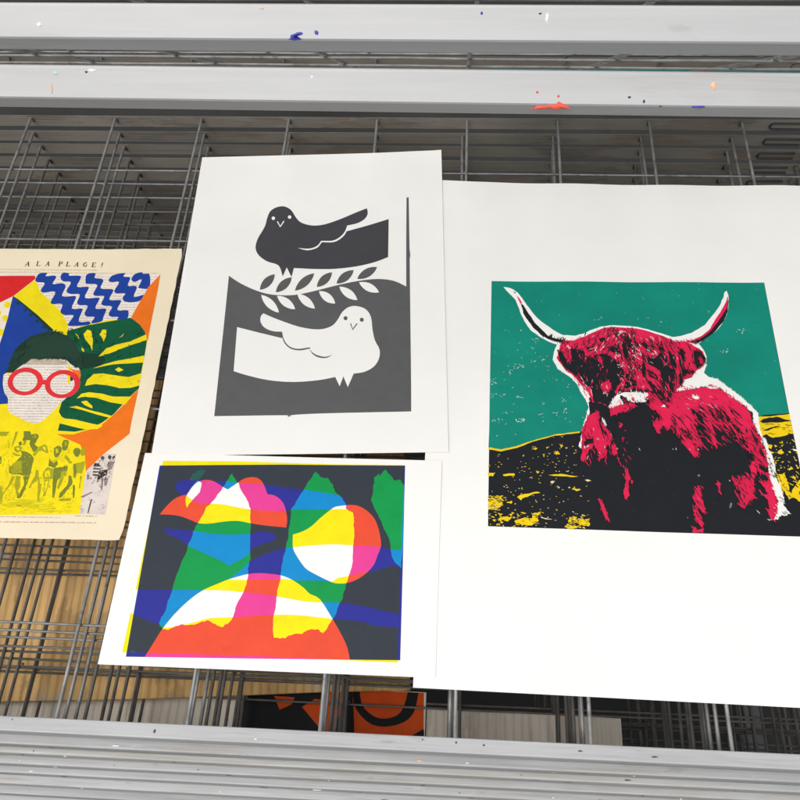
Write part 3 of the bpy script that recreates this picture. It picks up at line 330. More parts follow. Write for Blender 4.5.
 ('heading_text','type',0,0,'111.6,25.6 111.7,24 111.1,23.7 111,25.3'),
 ('heading_text','type',0,0,'106.5,19.4 108.7,19.4 108.5,18.7 106.4,18.7'),
 ('heading_text','type',0,0,'118.1,25.6 120.3,19.2 119.7,18.7 117.5,25.2'),
 ('heading_text','type',0,0,'119.3,19 121,25.4 122.3,25.4 120.7,18.9'),
 ('heading_text','type',0,0,'118.7,23.5 121.1,23.5 120.9,22.8 118.5,22.8'),
 ('heading_text','type',0,0,'117.2,25.7 118.9,25.7 118.7,25.1 117,25.1'),
 ('heading_text','type',0,0,'120.8,25.7 122.7,25.7 122.5,25 120.6,25.1'),
 ('heading_text','type',0,0,'134.6,25.6 134.1,19.2 132.7,18.9 133.2,25.3'),
 ('heading_text','type',0,0,'133.5,19.4 135.9,19.6 135.8,18.8 133.4,18.7'),
 ('heading_text','type',0,0,'135.4,19.5 136.2,20.9 137.1,20.4 136.3,18.9'),
 ('heading_text','type',0,0,'136.2,20.2 135.5,21.8 136.6,22.7 137.2,21.1'),
 ('heading_text','type',0,0,'136,21.9 133.6,22.1 133.8,22.8 136.2,22.6'),
 ('heading_text','type',0,0,'133,25.8 135.1,25.8 135,25.1 132.8,25.1'),
 ('heading_text','type',0,0,'132.5,19.4 134,19.4 133.8,18.7 132.4,18.7'),
 ('heading_text','type',0,0,'143.7,25.9 143.3,19.5 141.9,19.1 142.3,25.5'),
 ('heading_text','type',0,0,'142.1,26.1 146.4,26.1 146.3,25.3 141.9,25.3'),
 ('heading_text','type',0,0,'146.7,25.8 146.8,24.2 146.2,23.9 146,25.5'),
 ('heading_text','type',0,0,'141.7,19.6 143.9,19.6 143.7,18.9 141.5,19'),
 ('heading_text','type',0,0,'152.4,26.3 154.7,19.9 154.1,19.5 151.8,25.9'),
 ('heading_text','type',0,0,'153.7,19.7 155.3,26.1 156.6,26.1 155.1,19.7'),
 ('heading_text','type',0,0,'153,24.2 155.4,24.2 155.3,23.5 152.9,23.5'),
 ('heading_text','type',0,0,'151.5,26.4 153.2,26.4 153,25.8 151.3,25.8'),
 ('heading_text','type',0,0,'155.1,26.4 157,26.4 156.8,25.7 154.9,25.8'),
 ('heading_text','type',0,0,'165.8,20.7 164.3,19.7 164.2,20.4 165.7,21.3'),
 ('heading_text','type',0,0,'163.9,19.5 162,21.1 162.8,22.3 164.7,20.7'),
 ('heading_text','type',0,0,'161.7,21.4 161.6,24.3 163,24.8 163.1,21.9'),
 ('heading_text','type',0,0,'162.1,25.1 164.1,27 164.6,26 162.6,24.1'),
 ('heading_text','type',0,0,'164.5,26.8 166.2,26.1 165.8,25.3 164.2,26.1'),
 ('heading_text','type',0,0,'166.6,26 166.4,23.7 165.3,23.4 165.4,25.7'),
 ('heading_text','type',0,0,'165,23.9 166.7,23.9 166.5,23.3 164.8,23.3'),
 ('heading_text','type',0,0,'174,27 173.7,20.7 172.3,20.3 172.6,26.7'),
 ('heading_text','type',0,0,'172.4,27.2 176.5,27.2 176.3,26.5 172.3,26.5'),
 ('heading_text','type',0,0,'176.7,27 177,25.4 176.4,25.1 176.1,26.7'),
 ('heading_text','type',0,0,'172.1,20.9 176.2,20.8 176.1,20.1 172,20.1'),
 ('heading_text','type',0,0,'175.8,20.4 175.9,21.8 176.5,21.9 176.4,20.5'),
 ('heading_text','type',0,0,'173.2,23.9 175.4,23.9 175.2,23.2 173.1,23.2'),
 ('heading_text','type',0,0,'184.7,25.2 184.7,20.4 183.5,20 183.4,24.8'),
 ('heading_text','type',0,0,'184.7,27.3 184.8,26.5 183.4,25.8 183.3,26.6'),
],
'poster': [
 ('printed_picture','black',0,0,'316.8,306.6 533.7,309.2 537.2,412.9 342.1,416.5 330.7,415'),
 ('printed_picture','orange',0,0,'367,367.9 390.5,368.4 388.3,376 375.1,382.6'),
 ('printed_picture','orange',0,0,'400,378.5 413.9,368.9 427.2,371.3 430.8,343.7 445.9,343.1 439.3,409 426,412.5 420,398.3'),
 ('printed_picture','orange',0,0,'458.5,383.3 452.1,342.8 534.4,339.3 537.2,410.3 461.8,413.7'),
 ('printed_picture','black',1,0,'457.7,372.9 474.4,391.4 493,395.6 513.9,390.2 525,378.9 529.3,357.8 530.1,339.5 516.1,340.1 517,358.3 510.3,379.5 495.5,386.7 480,384.4 466.2,371.1 461.5,342.4 453.7,342.7'),
 ('printed_picture','black',0,0,'536.6,395.9 525.1,402.8 518,411.2 539,410.2'),
],
}
SHEET = {'dove': (-0.32101, 0.82984, 0.04622, 0.00160), 'colour': (-0.30859, 0.41335, 0.00286, 0.00120), 'cow': (-0.02501, 0.79336, -0.00804, 0.00080), 'page': (-0.59310, 0.67664, 0.01468, 0.00100), 'poster': (-0.56201, 0.60721, 0.00000, -0.24380)}
FIELDS = [
 ('160.2,222.3 178.4,213.6 195.1,211.5 193.1,243.7 173.2,245.8 159.4,240.5', 'black', 42, 118, 18, 5, 13, 0.5, 1.3),
 ('160.2,222.3 178.4,213.6 195.1,211.5 193.1,243.7 173.2,245.8 159.4,240.5', 'dred', 25, 118, 18, 4, 10, 0.4, 0.9),
 ('160.2,222.3 178.4,213.6 195.1,211.5 193.1,243.7 173.2,245.8 159.4,240.5', 'pink', 12, 118, 20, 3, 7, 0.4, 0.8),
 ('192.7,213.1 216.4,212.3 210.9,286.4 202.7,274.3 194.7,255', 'black', 60, 78, 16, 6, 16, 0.5, 1.4),
 ('192.7,213.1 216.4,212.3 210.9,286.4 202.7,274.3 194.7,255', 'dred', 30, 78, 18, 4, 12, 0.4, 0.9),
 ('192.7,213.1 216.4,212.3 210.9,286.4 202.7,274.3 194.7,255', 'pink', 16, 80, 30, 2, 7, 0.4, 0.8),
 ('205.7,215.6 219.9,215.2 244,221.7 260.3,234.2 240.9,243.5 219.2,269.6 202,268.8', 'black', 75, 60, 16, 5, 15, 0.5, 1.4),
 ('205.7,215.6 219.9,215.2 244,221.7 260.3,234.2 240.9,243.5 219.2,269.6 202,268.8', 'dred', 30, 60, 18, 4, 10, 0.4, 0.9),
 ('205.7,215.6 219.9,215.2 244,221.7 260.3,234.2 240.9,243.5 219.2,269.6 202,268.8', 'pink', 20, 62, 25, 2, 8, 0.4, 0.8),
 ('205.7,215.6 219.9,215.2 244,221.7 260.3,234.2 240.9,243.5 219.2,269.6 202,268.8', 'crimson', 25, 62, 14, 6, 14, 0.6, 1.3),
 ('240.4,223.3 274.5,232.3 272.4,262.1 250.3,290.4 237.9,290.8', 'black', 40, 82, 10, 6, 18, 0.5, 1.5),
 ('240.4,223.3 274.5,232.3 272.4,262.1 250.3,290.4 237.9,290.8', 'crimson', 38, 80, 10, 6, 18, 0.5, 1.3),
 ('240.4,223.3 274.5,232.3 272.4,262.1 250.3,290.4 237.9,290.8', 'pink', 8, 80, 14, 2, 6, 0.4, 0.7),
 ('135.8,244.2 190.4,250.9 183.3,292.8 168.3,296.1 157.7,280.1', 'crimson', 26, 95, 18, 3, 9, 0.4, 0.9),
 ('135.8,244.2 190.4,250.9 183.3,292.8 168.3,296.1 157.7,280.1', 'dred', 22, 95, 18, 4, 10, 0.4, 0.9),
 ('135.8,244.2 190.4,250.9 183.3,292.8 168.3,296.1 157.7,280.1', 'pink', 10, 95, 20, 2, 5, 0.3, 0.6),
 ('136,237 156,237.7 150.1,266.4 137.7,257', 'black', 16, 110, 20, 3, 9, 0.5, 1.1),
 ('140.9,231 170.5,228.5 159.1,246.3 141.6,245.4', 'black', 22, 105, 20, 3, 8, 0.5, 1),
 ('147.6,272.1 157.8,275.9 167,298.9 164.5,304.3 155,288.4', 'crimson', 16, 62, 10, 4, 10, 0.5, 1.2),
 ('156.7,276 167.3,293.4 164.5,304.3', 'white', 6, 62, 10, 4, 9, 0.5, 1),
 ('193.9,267.7 203.2,267.4 213.3,254.4 223.2,275 219.9,287.4 199.4,289.5', 'black', 34, 85, 30, 2, 8, 0.4, 1),
 ('193.9,267.7 203.2,267.4 213.3,254.4 223.2,275 219.9,287.4 199.4,289.5', 'pink', 20, 80, 40, 1.5, 5, 0.4, 0.8),
 ('193.9,267.7 203.2,267.4 213.3,254.4 223.2,275 219.9,287.4 199.4,289.5', 'crimson', 20, 80, 30, 3, 7, 0.5, 1.1),
 ('224.2,263.8 238.8,267.5 241.8,309.5 226.3,294', 'black', 22, 58, 14, 5, 13, 0.5, 1.2),
 ('224.2,263.8 238.8,267.5 241.8,309.5 226.3,294', 'crimson', 18, 58, 14, 5, 12, 0.5, 1.2),
 ('268.9,308.3 313.4,306.6 309.1,339.2 298.7,335.8 287.9,334.9 270,348.3', 'black', 85, 52, 10, 5, 16, 0.5, 1.5),
 ('268.9,308.3 313.4,306.6 309.1,339.2 298.7,335.8 287.9,334.9 270,348.3', 'crimson', 45, 53, 10, 5, 15, 0.5, 1.2),
 ('268.9,308.3 313.4,306.6 309.1,339.2 298.7,335.8 287.9,334.9 270,348.3', 'dred', 25, 53, 12, 4, 9, 0.4, 0.8),
 ('245.5,319.7 271.5,314.8 267.6,359.7 256.4,353.9 245,336.6', 'black', 36, 60, 12, 5, 14, 0.5, 1.3),
 ('248.6,333.9 269.6,331.8 267.1,364.7 255.8,358.9', 'crimson', 30, 58, 9, 5, 13, 0.5, 1.2),
 ('267.5,340.8 309.6,335.3 308.1,346.8 266.7,358.5', 'crimson', 26, 58, 10, 3, 10, 0.35, 0.9),
 ('250.3,292.9 304.7,288.2 309.1,305.5 250.3,315.6', 'dred', 16, 40, 20, 2, 6, 0.3, 0.6),
 ('250.3,292.9 304.7,288.2 309.1,305.5 250.3,315.6', 'pink', 14, 30, 25, 1.5, 5, 0.3, 0.7),
 ('255.8,283.2 296.7,280.4 306.6,290.9 259.6,289.9', 'crimson', 22, 40, 25, 2, 6, 0.4, 0.9),
 ('315.7,326.1 326.3,333.7 328.8,342.6 328.7,382.2 314.6,382.7', 'black', 38, 68, 12, 4, 12, 0.5, 1.2),
 ('315.7,326.1 326.3,333.7 328.8,342.6 328.7,382.2 314.6,382.7', 'crimson', 30, 66, 12, 4, 12, 0.4, 1),
 ('291.1,328.2 310,332 317.3,349.8 307.8,349.1 290,337.4', 'black', 26, 52, 10, 4, 12, 0.5, 1.2),
 ('300,334.7 317.2,343.1 316.2,357.6 307.3,352.4', 'crimson', 12, 55, 10, 3, 8, 0.35, 0.8),
 ('295.3,386.8 315.5,382.7 312.4,408.2 302.3,417.9 298.1,415', 'black', 30, 64, 12, 3, 9, 0.4, 1),
 ('295.3,386.8 315.5,382.7 312.4,408.2 302.3,417.9 298.1,415', 'crimson', 26, 62, 12, 3, 9, 0.4, 0.9),
 ('258.1,397.4 267.5,397 262.6,441 253.4,441.4', 'black', 14, 72, 12, 3, 8, 0.4, 0.9),
 ('258.1,397.4 267.5,397 262.6,441 253.4,441.4', 'crimson', 14, 72, 12, 3, 8, 0.4, 0.8),
 ('154.1,342.4 171.7,322.2 184.8,345 178.1,366.8 154.9,372.7', 'black', 16, 78, 12, 4, 10, 0.4, 0.9),
 ('154.1,342.4 171.7,322.2 184.8,345 178.1,366.8 154.9,372.7', 'pink', 8, 78, 15, 2, 6, 0.4, 0.8),
 ('154.1,342.4 171.7,322.2 184.8,345 178.1,366.8 154.9,372.7', 'crimson', 14, 75, 14, 4, 10, 0.5, 1.1),
 ('335.5,402 343.2,420.3 338.9,424.5 329.3,428', 'white', 22, 40, 22, 3, 7, 0.4, 1),
 ('337.9,401.9 344.2,420.2 336,425.7', 'black', 12, 40, 20, 2, 6, 0.35, 0.8),
 ('331.1,340.3 337.2,381.8 339.7,390.2 333.5,382', 'black', 18, 62, 14, 2, 5, 0.4, 0.9),
 ('328.2,340.4 333.3,351.4 337.2,381.8 330.6,382.1', 'white', 14, 66, 14, 2, 6, 0.4, 0.9),
 ('210.3,233 220.9,232.7 220.8,248.4 209.1,250.3', 'white', 14, 70, 50, 2, 6, 0.3, 0.7),
 ('194.9,216 207.9,215.6 199.1,223.2', 'white', 5, 120, 20, 2, 5, 0.4, 0.8),
 ('170.1,237.3 187,229.4 175.4,247.1', 'white', 5, 130, 15, 3, 8, 0.3, 0.6),
 ('190.8,243.8 200.1,243.4 198.7,264.7 192,262.2', 'white', 9, 80, 40, 2, 5, 0.3, 0.7),
 ('227.4,238.2 238.8,240.7 232.3,249.5', 'white', 7, 40, 15, 3, 6, 0.3, 0.7),
 ('143.1,236.7 147.8,236.6 146.3,243.8', 'white', 4, 90, 20, 2, 4, 0.4, 0.7),
 ('177,282.1 187.3,281.8 182.9,298.3 176.2,297.2', 'pink', 9, 80, 25, 2, 5, 0.4, 0.8),
 ('200.4,292.2 220.9,291.5 220,302.3 204.2,302.9', 'pink', 16, 20, 60, 1.5, 4, 0.5, 1.1),
 ('184.7,306.3 196.5,297.8 197.1,305.8 186.7,311.5', 'pink', 12, 140, 30, 2, 5, 0.5, 1),
 ('62.1,366.3 75.1,365 103.6,354.6 135,344.7 151.2,344.1 150.5,362.7 159.3,411.5 157.7,444.2 62.9,447', 'pale', 95, 4, 25, 0.6, 2.2, 0.35, 0.8),
 ('62.1,366.3 75.1,365 103.6,354.6 135,344.7 151.2,344.1 150.5,362.7 159.3,411.5 157.7,444.2 62.9,447', 'yellow', 60, 4, 20, 0.6, 2.5, 0.4, 0.9),
 ('62.8,431.5 114.1,429.3 111.2,446 62.9,445.6', 'black', 46, 8, 22, 1, 5, 0.4, 1.1),
 ('62.8,431.5 114.1,429.3 111.2,446 62.9,445.6', 'yellow', 40, 6, 20, 1, 4, 0.5, 1.2),
 ('62.8,431.5 114.1,429.3 111.2,446 62.9,445.6', 'pale', 9, 6, 20, 1, 3, 0.35, 0.7),
 ('136,432.6 158.4,430.2 157.7,444.2 135.6,444.5', 'black', 46, 8, 22, 1, 5, 0.4, 1.1),
 ('136,432.6 158.4,430.2 157.7,444.2 135.6,444.5', 'yellow', 40, 6, 20, 1, 4, 0.5, 1.2),
 ('136,432.6 158.4,430.2 157.7,444.2 135.6,444.5', 'pale', 9, 6, 20, 1, 3, 0.35, 0.7),
 ('62.6,414.9 79.8,414.2 75.2,429.5 62.8,430.1', 'black', 46, 8, 22, 1, 5, 0.4, 1.1),
 ('62.6,414.9 79.8,414.2 75.2,429.5 62.8,430.1', 'yellow', 40, 6, 20, 1, 4, 0.5, 1.2),
 ('62.6,414.9 79.8,414.2 75.2,429.5 62.8,430.1', 'pale', 9, 6, 20, 1, 3, 0.35, 0.7),
 ('333.3,344.7 360.6,341.4 361.3,372.2 339,376.4', 'yellow', 30, 15, 60, 0.8, 2.6, 0.5, 1.1),
 ('333.3,344.7 360.6,341.4 361.3,372.2 339,376.4', 'pale', 18, 15, 60, 0.6, 1.8, 0.4, 0.8),
 ('329.2,319.8 361.4,318.6 359.6,335.8 333.5,336.8', 'black', 26, 2, 10, 1, 6, 0.35, 0.8),
 ('337.6,379.6 360.5,376.5 355.8,405.3 340.9,405.9', 'black', 26, 70, 40, 1.5, 5, 0.4, 1.1),
 ('337.6,379.6 360.5,376.5 355.8,405.3 340.9,405.9', 'yellow', 22, 70, 40, 1.5, 5, 0.4, 1),
 ('64.5,204.6 136.4,235.2 158.5,326.4 65.7,353', 'palesky', 48, -5, 30, 0.5, 2.4, 0.25, 0.6),
 ('65.3,157.8 355.7,149.1 358.4,301.3 299.3,261.2 180.1,200.9 116.1,203', 'palesky', 26, -20, 40, 0.4, 1.4, 0.25, 0.5),
 ('98.3,264.5 96.4,267.2 92,268.5 87.6,267.5 85.8,265 87.6,262.2 92.1,261 96.5,261.9', 'palesky', 16, -8, 25, 0.6, 2.2, 0.3, 0.7),
 ('89.9,271.1 88.7,272.9 85.8,273.7 82.8,273.1 81.6,271.4 82.9,269.5 85.8,268.7 88.7,269.3', 'palesky', 6, -8, 25, 0.6, 2.2, 0.3, 0.7),
 ('110.8,256.5 109.6,258.3 106.6,259.2 103.7,258.6 102.5,256.8 103.8,255 106.7,254.1 109.7,254.8', 'palesky', 5, -8, 25, 0.6, 2.2, 0.3, 0.7),
 ('120.2,254.9 119.6,256.7 118.1,257.5 116.7,256.8 116.1,255.1 116.7,253.3 118.2,252.5 119.7,253.2', 'palesky', 4, -60, 25, 0.8, 2.5, 0.4, 0.9),
 ('74.4,284 72.6,287.5 68.3,289.1 63.9,287.9 62,284.5 63.8,280.9 68.2,279.3 72.6,280.6', 'palesky', 14, -8, 25, 0.6, 2.2, 0.3, 0.7),
 ('70.4,300 68.9,302.6 65.3,303.8 61.7,302.9 60.1,300.4 61.6,297.8 65.2,296.6 68.9,297.5', 'palesky', 7, -8, 25, 0.6, 2.2, 0.3, 0.7),
 ('80.6,300.9 79.4,302.6 76.5,303.4 73.6,302.8 72.4,301.2 73.6,299.4 76.5,298.6 79.4,299.2', 'palesky', 5, -8, 25, 0.6, 2.2, 0.3, 0.7),
 ('99.9,301.3 98.1,302.3 93.8,302.8 89.5,302.6 87.7,301.8 89.5,300.9 93.8,300.4 98.1,300.6', 'palesky', 6, 0, 5, 1, 4, 0.3, 0.5),
 ('114.5,230.7 113.5,233.5 111.2,234.7 109,233.7 108.1,230.9 109.1,228.2 111.4,226.9 113.6,228', 'palesky', 5, 35, 25, 0.8, 2.5, 0.4, 0.7),
 ('111.1,239.9 110.2,241.8 107.9,242.6 105.7,241.9 104.8,240.1 105.8,238.3 108,237.4 110.2,238.1', 'palesky', 4, -8, 25, 0.6, 2.2, 0.3, 0.7),
 ('100.6,329.8 98.8,331.9 94.5,332.9 90.3,332.2 88.6,330.2 90.3,328.1 94.6,327.1 98.8,327.8', 'palesky', 16, -8, 25, 0.8, 3, 0.5, 1.1),
 ('76.5,330.7 74.8,333.2 70.5,334.4 66.3,333.5 64.5,331.1 66.2,328.6 70.5,327.4 74.8,328.3', 'palesky', 10, -8, 25, 0.6, 2.2, 0.3, 0.7),
 ('87.6,320.9 85.8,322.6 81.6,323.5 77.3,322.9 75.5,321.3 77.3,319.6 81.6,318.7 85.8,319.3', 'palesky', 6, -8, 25, 0.6, 2.2, 0.3, 0.7),
 ('138.9,303.5 138.3,306.9 137.2,308.3 136.2,307 135.8,303.6 136.4,300.2 137.5,298.8 138.5,300.1', 'palesky', 6, -70, 25, 0.8, 2.2, 0.4, 0.7),
 ('141.4,316.5 140.6,319 138.8,320.1 137.1,319.1 136.4,316.7 137.2,314.1 139,313 140.8,314', 'palesky', 8, -50, 25, 0.8, 2, 0.4, 0.7),
 ('132.8,319.2 131.6,320 128.8,320.5 125.9,320.3 124.8,319.5 126,318.6 128.8,318.1 131.7,318.4', 'palesky', 4, -8, 25, 0.8, 2.5, 0.4, 0.7),
 ('118.7,322 117.8,322.9 115.7,323.3 113.6,323.1 112.7,322.3 113.6,321.4 115.7,321 117.9,321.2', 'palesky', 3, -8, 25, 0.6, 2.2, 0.3, 0.7),
 ('180.1,200.9 178.9,201.9 175.8,202.4 172.8,202.1 171.6,201.2 172.9,200.2 176,199.7 179,200', 'palesky', 3, -8, 25, 0.6, 2.2, 0.3, 0.7),
 ('184.6,198.1 183.9,199 182.4,199.5 180.9,199.1 180.3,198.2 181,197.2 182.5,196.8 184,197.2', 'palesky', 2, -8, 25, 0.6, 2.2, 0.3, 0.7),
 ('331.2,211.8 330.2,214.6 328.6,215.8 327.3,214.7 327,212 328,209.2 329.6,208 330.9,209.1', 'palesky', 7, 70, 25, 0.6, 1.6, 0.5, 0.9),
 ('326.2,210.7 325.3,212.6 323.7,213.4 322.4,212.7 322,210.8 322.8,208.9 324.4,208.1 325.8,208.8', 'palesky', 3, -8, 25, 0.6, 2.2, 0.3, 0.7),
 ('310.2,238.2 308.9,239.6 305.9,240.3 303,239.8 302,238.5 303.4,237.1 306.4,236.5 309.2,236.9', 'palesky', 7, -25, 25, 0.8, 2.6, 0.4, 0.7),
 ('312.6,235.6 311.8,237.4 310.2,238.2 308.9,237.5 308.5,235.8 309.3,233.9 310.9,233.1 312.2,233.8', 'palesky', 3, -8, 25, 0.6, 2.2, 0.3, 0.7),
 ('233.5,196.5 232.8,197.5 231.2,197.9 229.8,197.6 229.2,196.7 229.9,195.7 231.4,195.2 232.9,195.6', 'palesky', 2, -8, 25, 0.6, 2.2, 0.3, 0.7),
 ('297.1,187.8 296.5,189.2 295.3,189.9 294.3,189.3 294,187.9 294.6,186.5 295.8,185.8 296.8,186.4', 'palesky', 2, -8, 25, 0.6, 2.2, 0.3, 0.7),
 ('246.2,201.4 245.7,202.4 244.5,202.8 243.4,202.5 243.1,201.5 243.6,200.6 244.8,200.2 245.8,200.5', 'palesky', 2, -8, 25, 0.6, 2.2, 0.3, 0.7),
 ('292,148.2 291.4,149.2 290.2,149.7 289.1,149.3 288.8,148.3 289.4,147.3 290.6,146.8 291.7,147.2', 'palesky', 2, -8, 25, 0.6, 2.2, 0.3, 0.7),
 ('87.1,201.2 86.8,202.2 86,202.6 85.3,202.2 85,201.3 85.3,200.3 86,199.9 86.8,200.3', 'palesky', 1, -8, 25, 0.8, 1, 0.3, 0.7),
 ('96.6,218.2 96.3,219.2 95.6,219.6 94.8,219.2 94.5,218.3 94.8,217.3 95.6,216.9 96.3,217.3', 'palesky', 2, -8, 25, 0.6, 2.2, 0.3, 0.7),
 ('124.2,262.3 123.6,264.1 122.1,264.9 120.6,264.2 120.1,262.5 120.7,260.7 122.2,259.9 123.7,260.6', 'palesky', 3, -8, 25, 0.6, 2.2, 0.3, 0.7),
 ('185.1,341.2 195.9,327.8 203.1,365.8 196.4,400.2 187.4,373.9', 'crimson', 14, 72, 14, 2, 7, 0.4, 0.9),
 ('224.3,307.3 240.3,316 247,339.1 228.2,339.8', 'crimson', 16, 66, 18, 3, 9, 0.5, 1.1),
 ('152.3,357.8 178.8,354.2 187.4,373.9 154.6,380.1', 'crimson', 14, 76, 14, 3, 9, 0.4, 1),
 ('171.8,354.5 305.6,365.8 305.2,437.1 167.2,440.2', 'dred', 14, 75, 30, 1, 3, 0.3, 0.6),
]
PFIELDS = [
 ('125,245.8 198,244.6 215.7,320 147.5,326.8', 'yellow', 26, 80, 40, 1, 3, 0.25, 0.6),
 ('139.4,262.3 164.6,261.9 171.4,293.6 147.4,291.9', 'olive', 16, 75, 35, 1, 3, 0.25, 0.5),
 ('139.4,262.3 164.6,261.9 171.4,293.6 147.4,291.9', 'olive2', 12, 78, 35, 1, 3, 0.25, 0.5),
 ('139.4,262.3 164.6,261.9 171.4,293.6 147.4,291.9', 'yellow', 12, 70, 40, 0.8, 2.5, 0.25, 0.5),
 ('180.5,260.9 199.9,254.7 208.1,290.1 187.1,287.7', 'olive', 16, 75, 35, 1, 3, 0.25, 0.5),
 ('180.5,260.9 199.9,254.7 208.1,290.1 187.1,287.7', 'olive2', 12, 78, 35, 1, 3, 0.25, 0.5),
 ('180.5,260.9 199.9,254.7 208.1,290.1 187.1,287.7', 'yellow', 12, 70, 40, 0.8, 2.5, 0.25, 0.5),
 ('152,292.5 168.5,292.2 170.6,319.6 149.2,324', 'olive', 16, 75, 35, 1, 3, 0.25, 0.5),
 ('152,292.5 168.5,292.2 170.6,319.6 149.2,324', 'olive2', 12, 78, 35, 1, 3, 0.25, 0.5),
 ('152,292.5 168.5,292.2 170.6,319.6 149.2,324', 'yellow', 12, 70, 40, 0.8, 2.5, 0.25, 0.5),
 ('180.2,287.8 208.2,290.1 214.9,318.7 183.4,320.7', 'olive', 16, 75, 35, 1, 3, 0.25, 0.5),
 ('180.2,287.8 208.2,290.1 214.9,318.7 183.4,320.7', 'olive2', 12, 78, 35, 1, 3, 0.25, 0.5),
 ('180.2,287.8 208.2,290.1 214.9,318.7 183.4,320.7', 'yellow', 12, 70, 40, 0.8, 2.5, 0.25, 0.5),
 ('191.8,264.6 217.9,260.6 225.7,297.4 219.8,323 205.5,321.6', 'olive2', 14, 75, 35, 1, 3, 0.25, 0.5),
 ('146,321.4 225,317.2 224.1,334.5 150,336', 'olive3', 70, -12, 12, 1.5, 6, 0.3, 0.7),
 ('146.4,322.8 225.3,318.5 223.8,333.2 149.7,334.7', 'olive', 26, -12, 14, 1, 4, 0.25, 0.5),
 ('125.8,248.7 136.8,245.6 153.5,321.3 147.5,326.8', 'olive3', 40, 80, 25, 1, 4, 0.3, 0.8),
 ('225.4,288.7 239.6,270 251.1,271.6 249.4,308.9 229.6,304.2', 'photomid', 46, 75, 40, 1, 3.5, 0.3, 0.8),
 ('227.4,272.9 250.9,270.7 253.9,300.3 235.1,300.7', 'photodark', 34, 70, 45, 0.8, 3, 0.3, 0.7),
 ('225.3,312.8 251,308.9 252.6,334.7 228.7,334.4', 'photomid', 28, -15, 20, 0.8, 4, 0.2, 0.5),
 ('225.4,288.7 239.6,270 251.1,271.6 249.4,308.9 229.6,304.2', 'cream2', 22, 70, 40, 0.8, 3, 0.3, 0.7),
 ('165,115.8 251.4,114.9 259,148 260.7,192.4 231.2,235.2 190.1,238.8 180.5,215 193.9,180.8', 'darkgreen', 150, -15, 35, 1.5, 7, 0.2, 0.7),
 ('165,115.8 198.6,115.5 216.7,148.5 196.8,169.6 175.9,161.9', 'darkgreen', 70, 60, 35, 2, 8, 0.4, 1),
 ('165,115.8 251.4,114.9 259,148 260.7,192.4 231.2,235.2 190.1,238.8 180.5,215 193.9,180.8', 'leafgreen', 60, -12, 15, 1, 4, 0.2, 0.5),
 ('112.5,170.7 114.2,146.4 119.4,134.7 129.6,136.3 122.7,157.7 119.3,170.6', 'hair', 26, 115, 18, 3, 9, 0.5, 1.1),
 ('134,153.5 173.8,153 187.2,163.4 175.2,159 160.6,155.3 141.7,156.7', 'hair', 24, 70, 30, 2, 6, 0.5, 1.1),
 ('180.2,157 190.4,153.6 192.7,169.7 185.2,166.6', 'hair', 10, 60, 20, 3, 7, 0.5, 1),
 ('112.8,146.4 117.8,133.9 127.8,123.8 152.6,116.8 168.2,123.3 153.7,121 128.6,127.1', 'hair', 26, -30, 25, 2, 6, 0.5, 1),
]
PXL, PXR, PRR, PRY, PYB = -0.2301, -0.0240, 0.1894, 0.2327, 0.2506
BX0, BX1, BY0, BROT = -0.8553, -0.0553, 0.2163, 0.0721
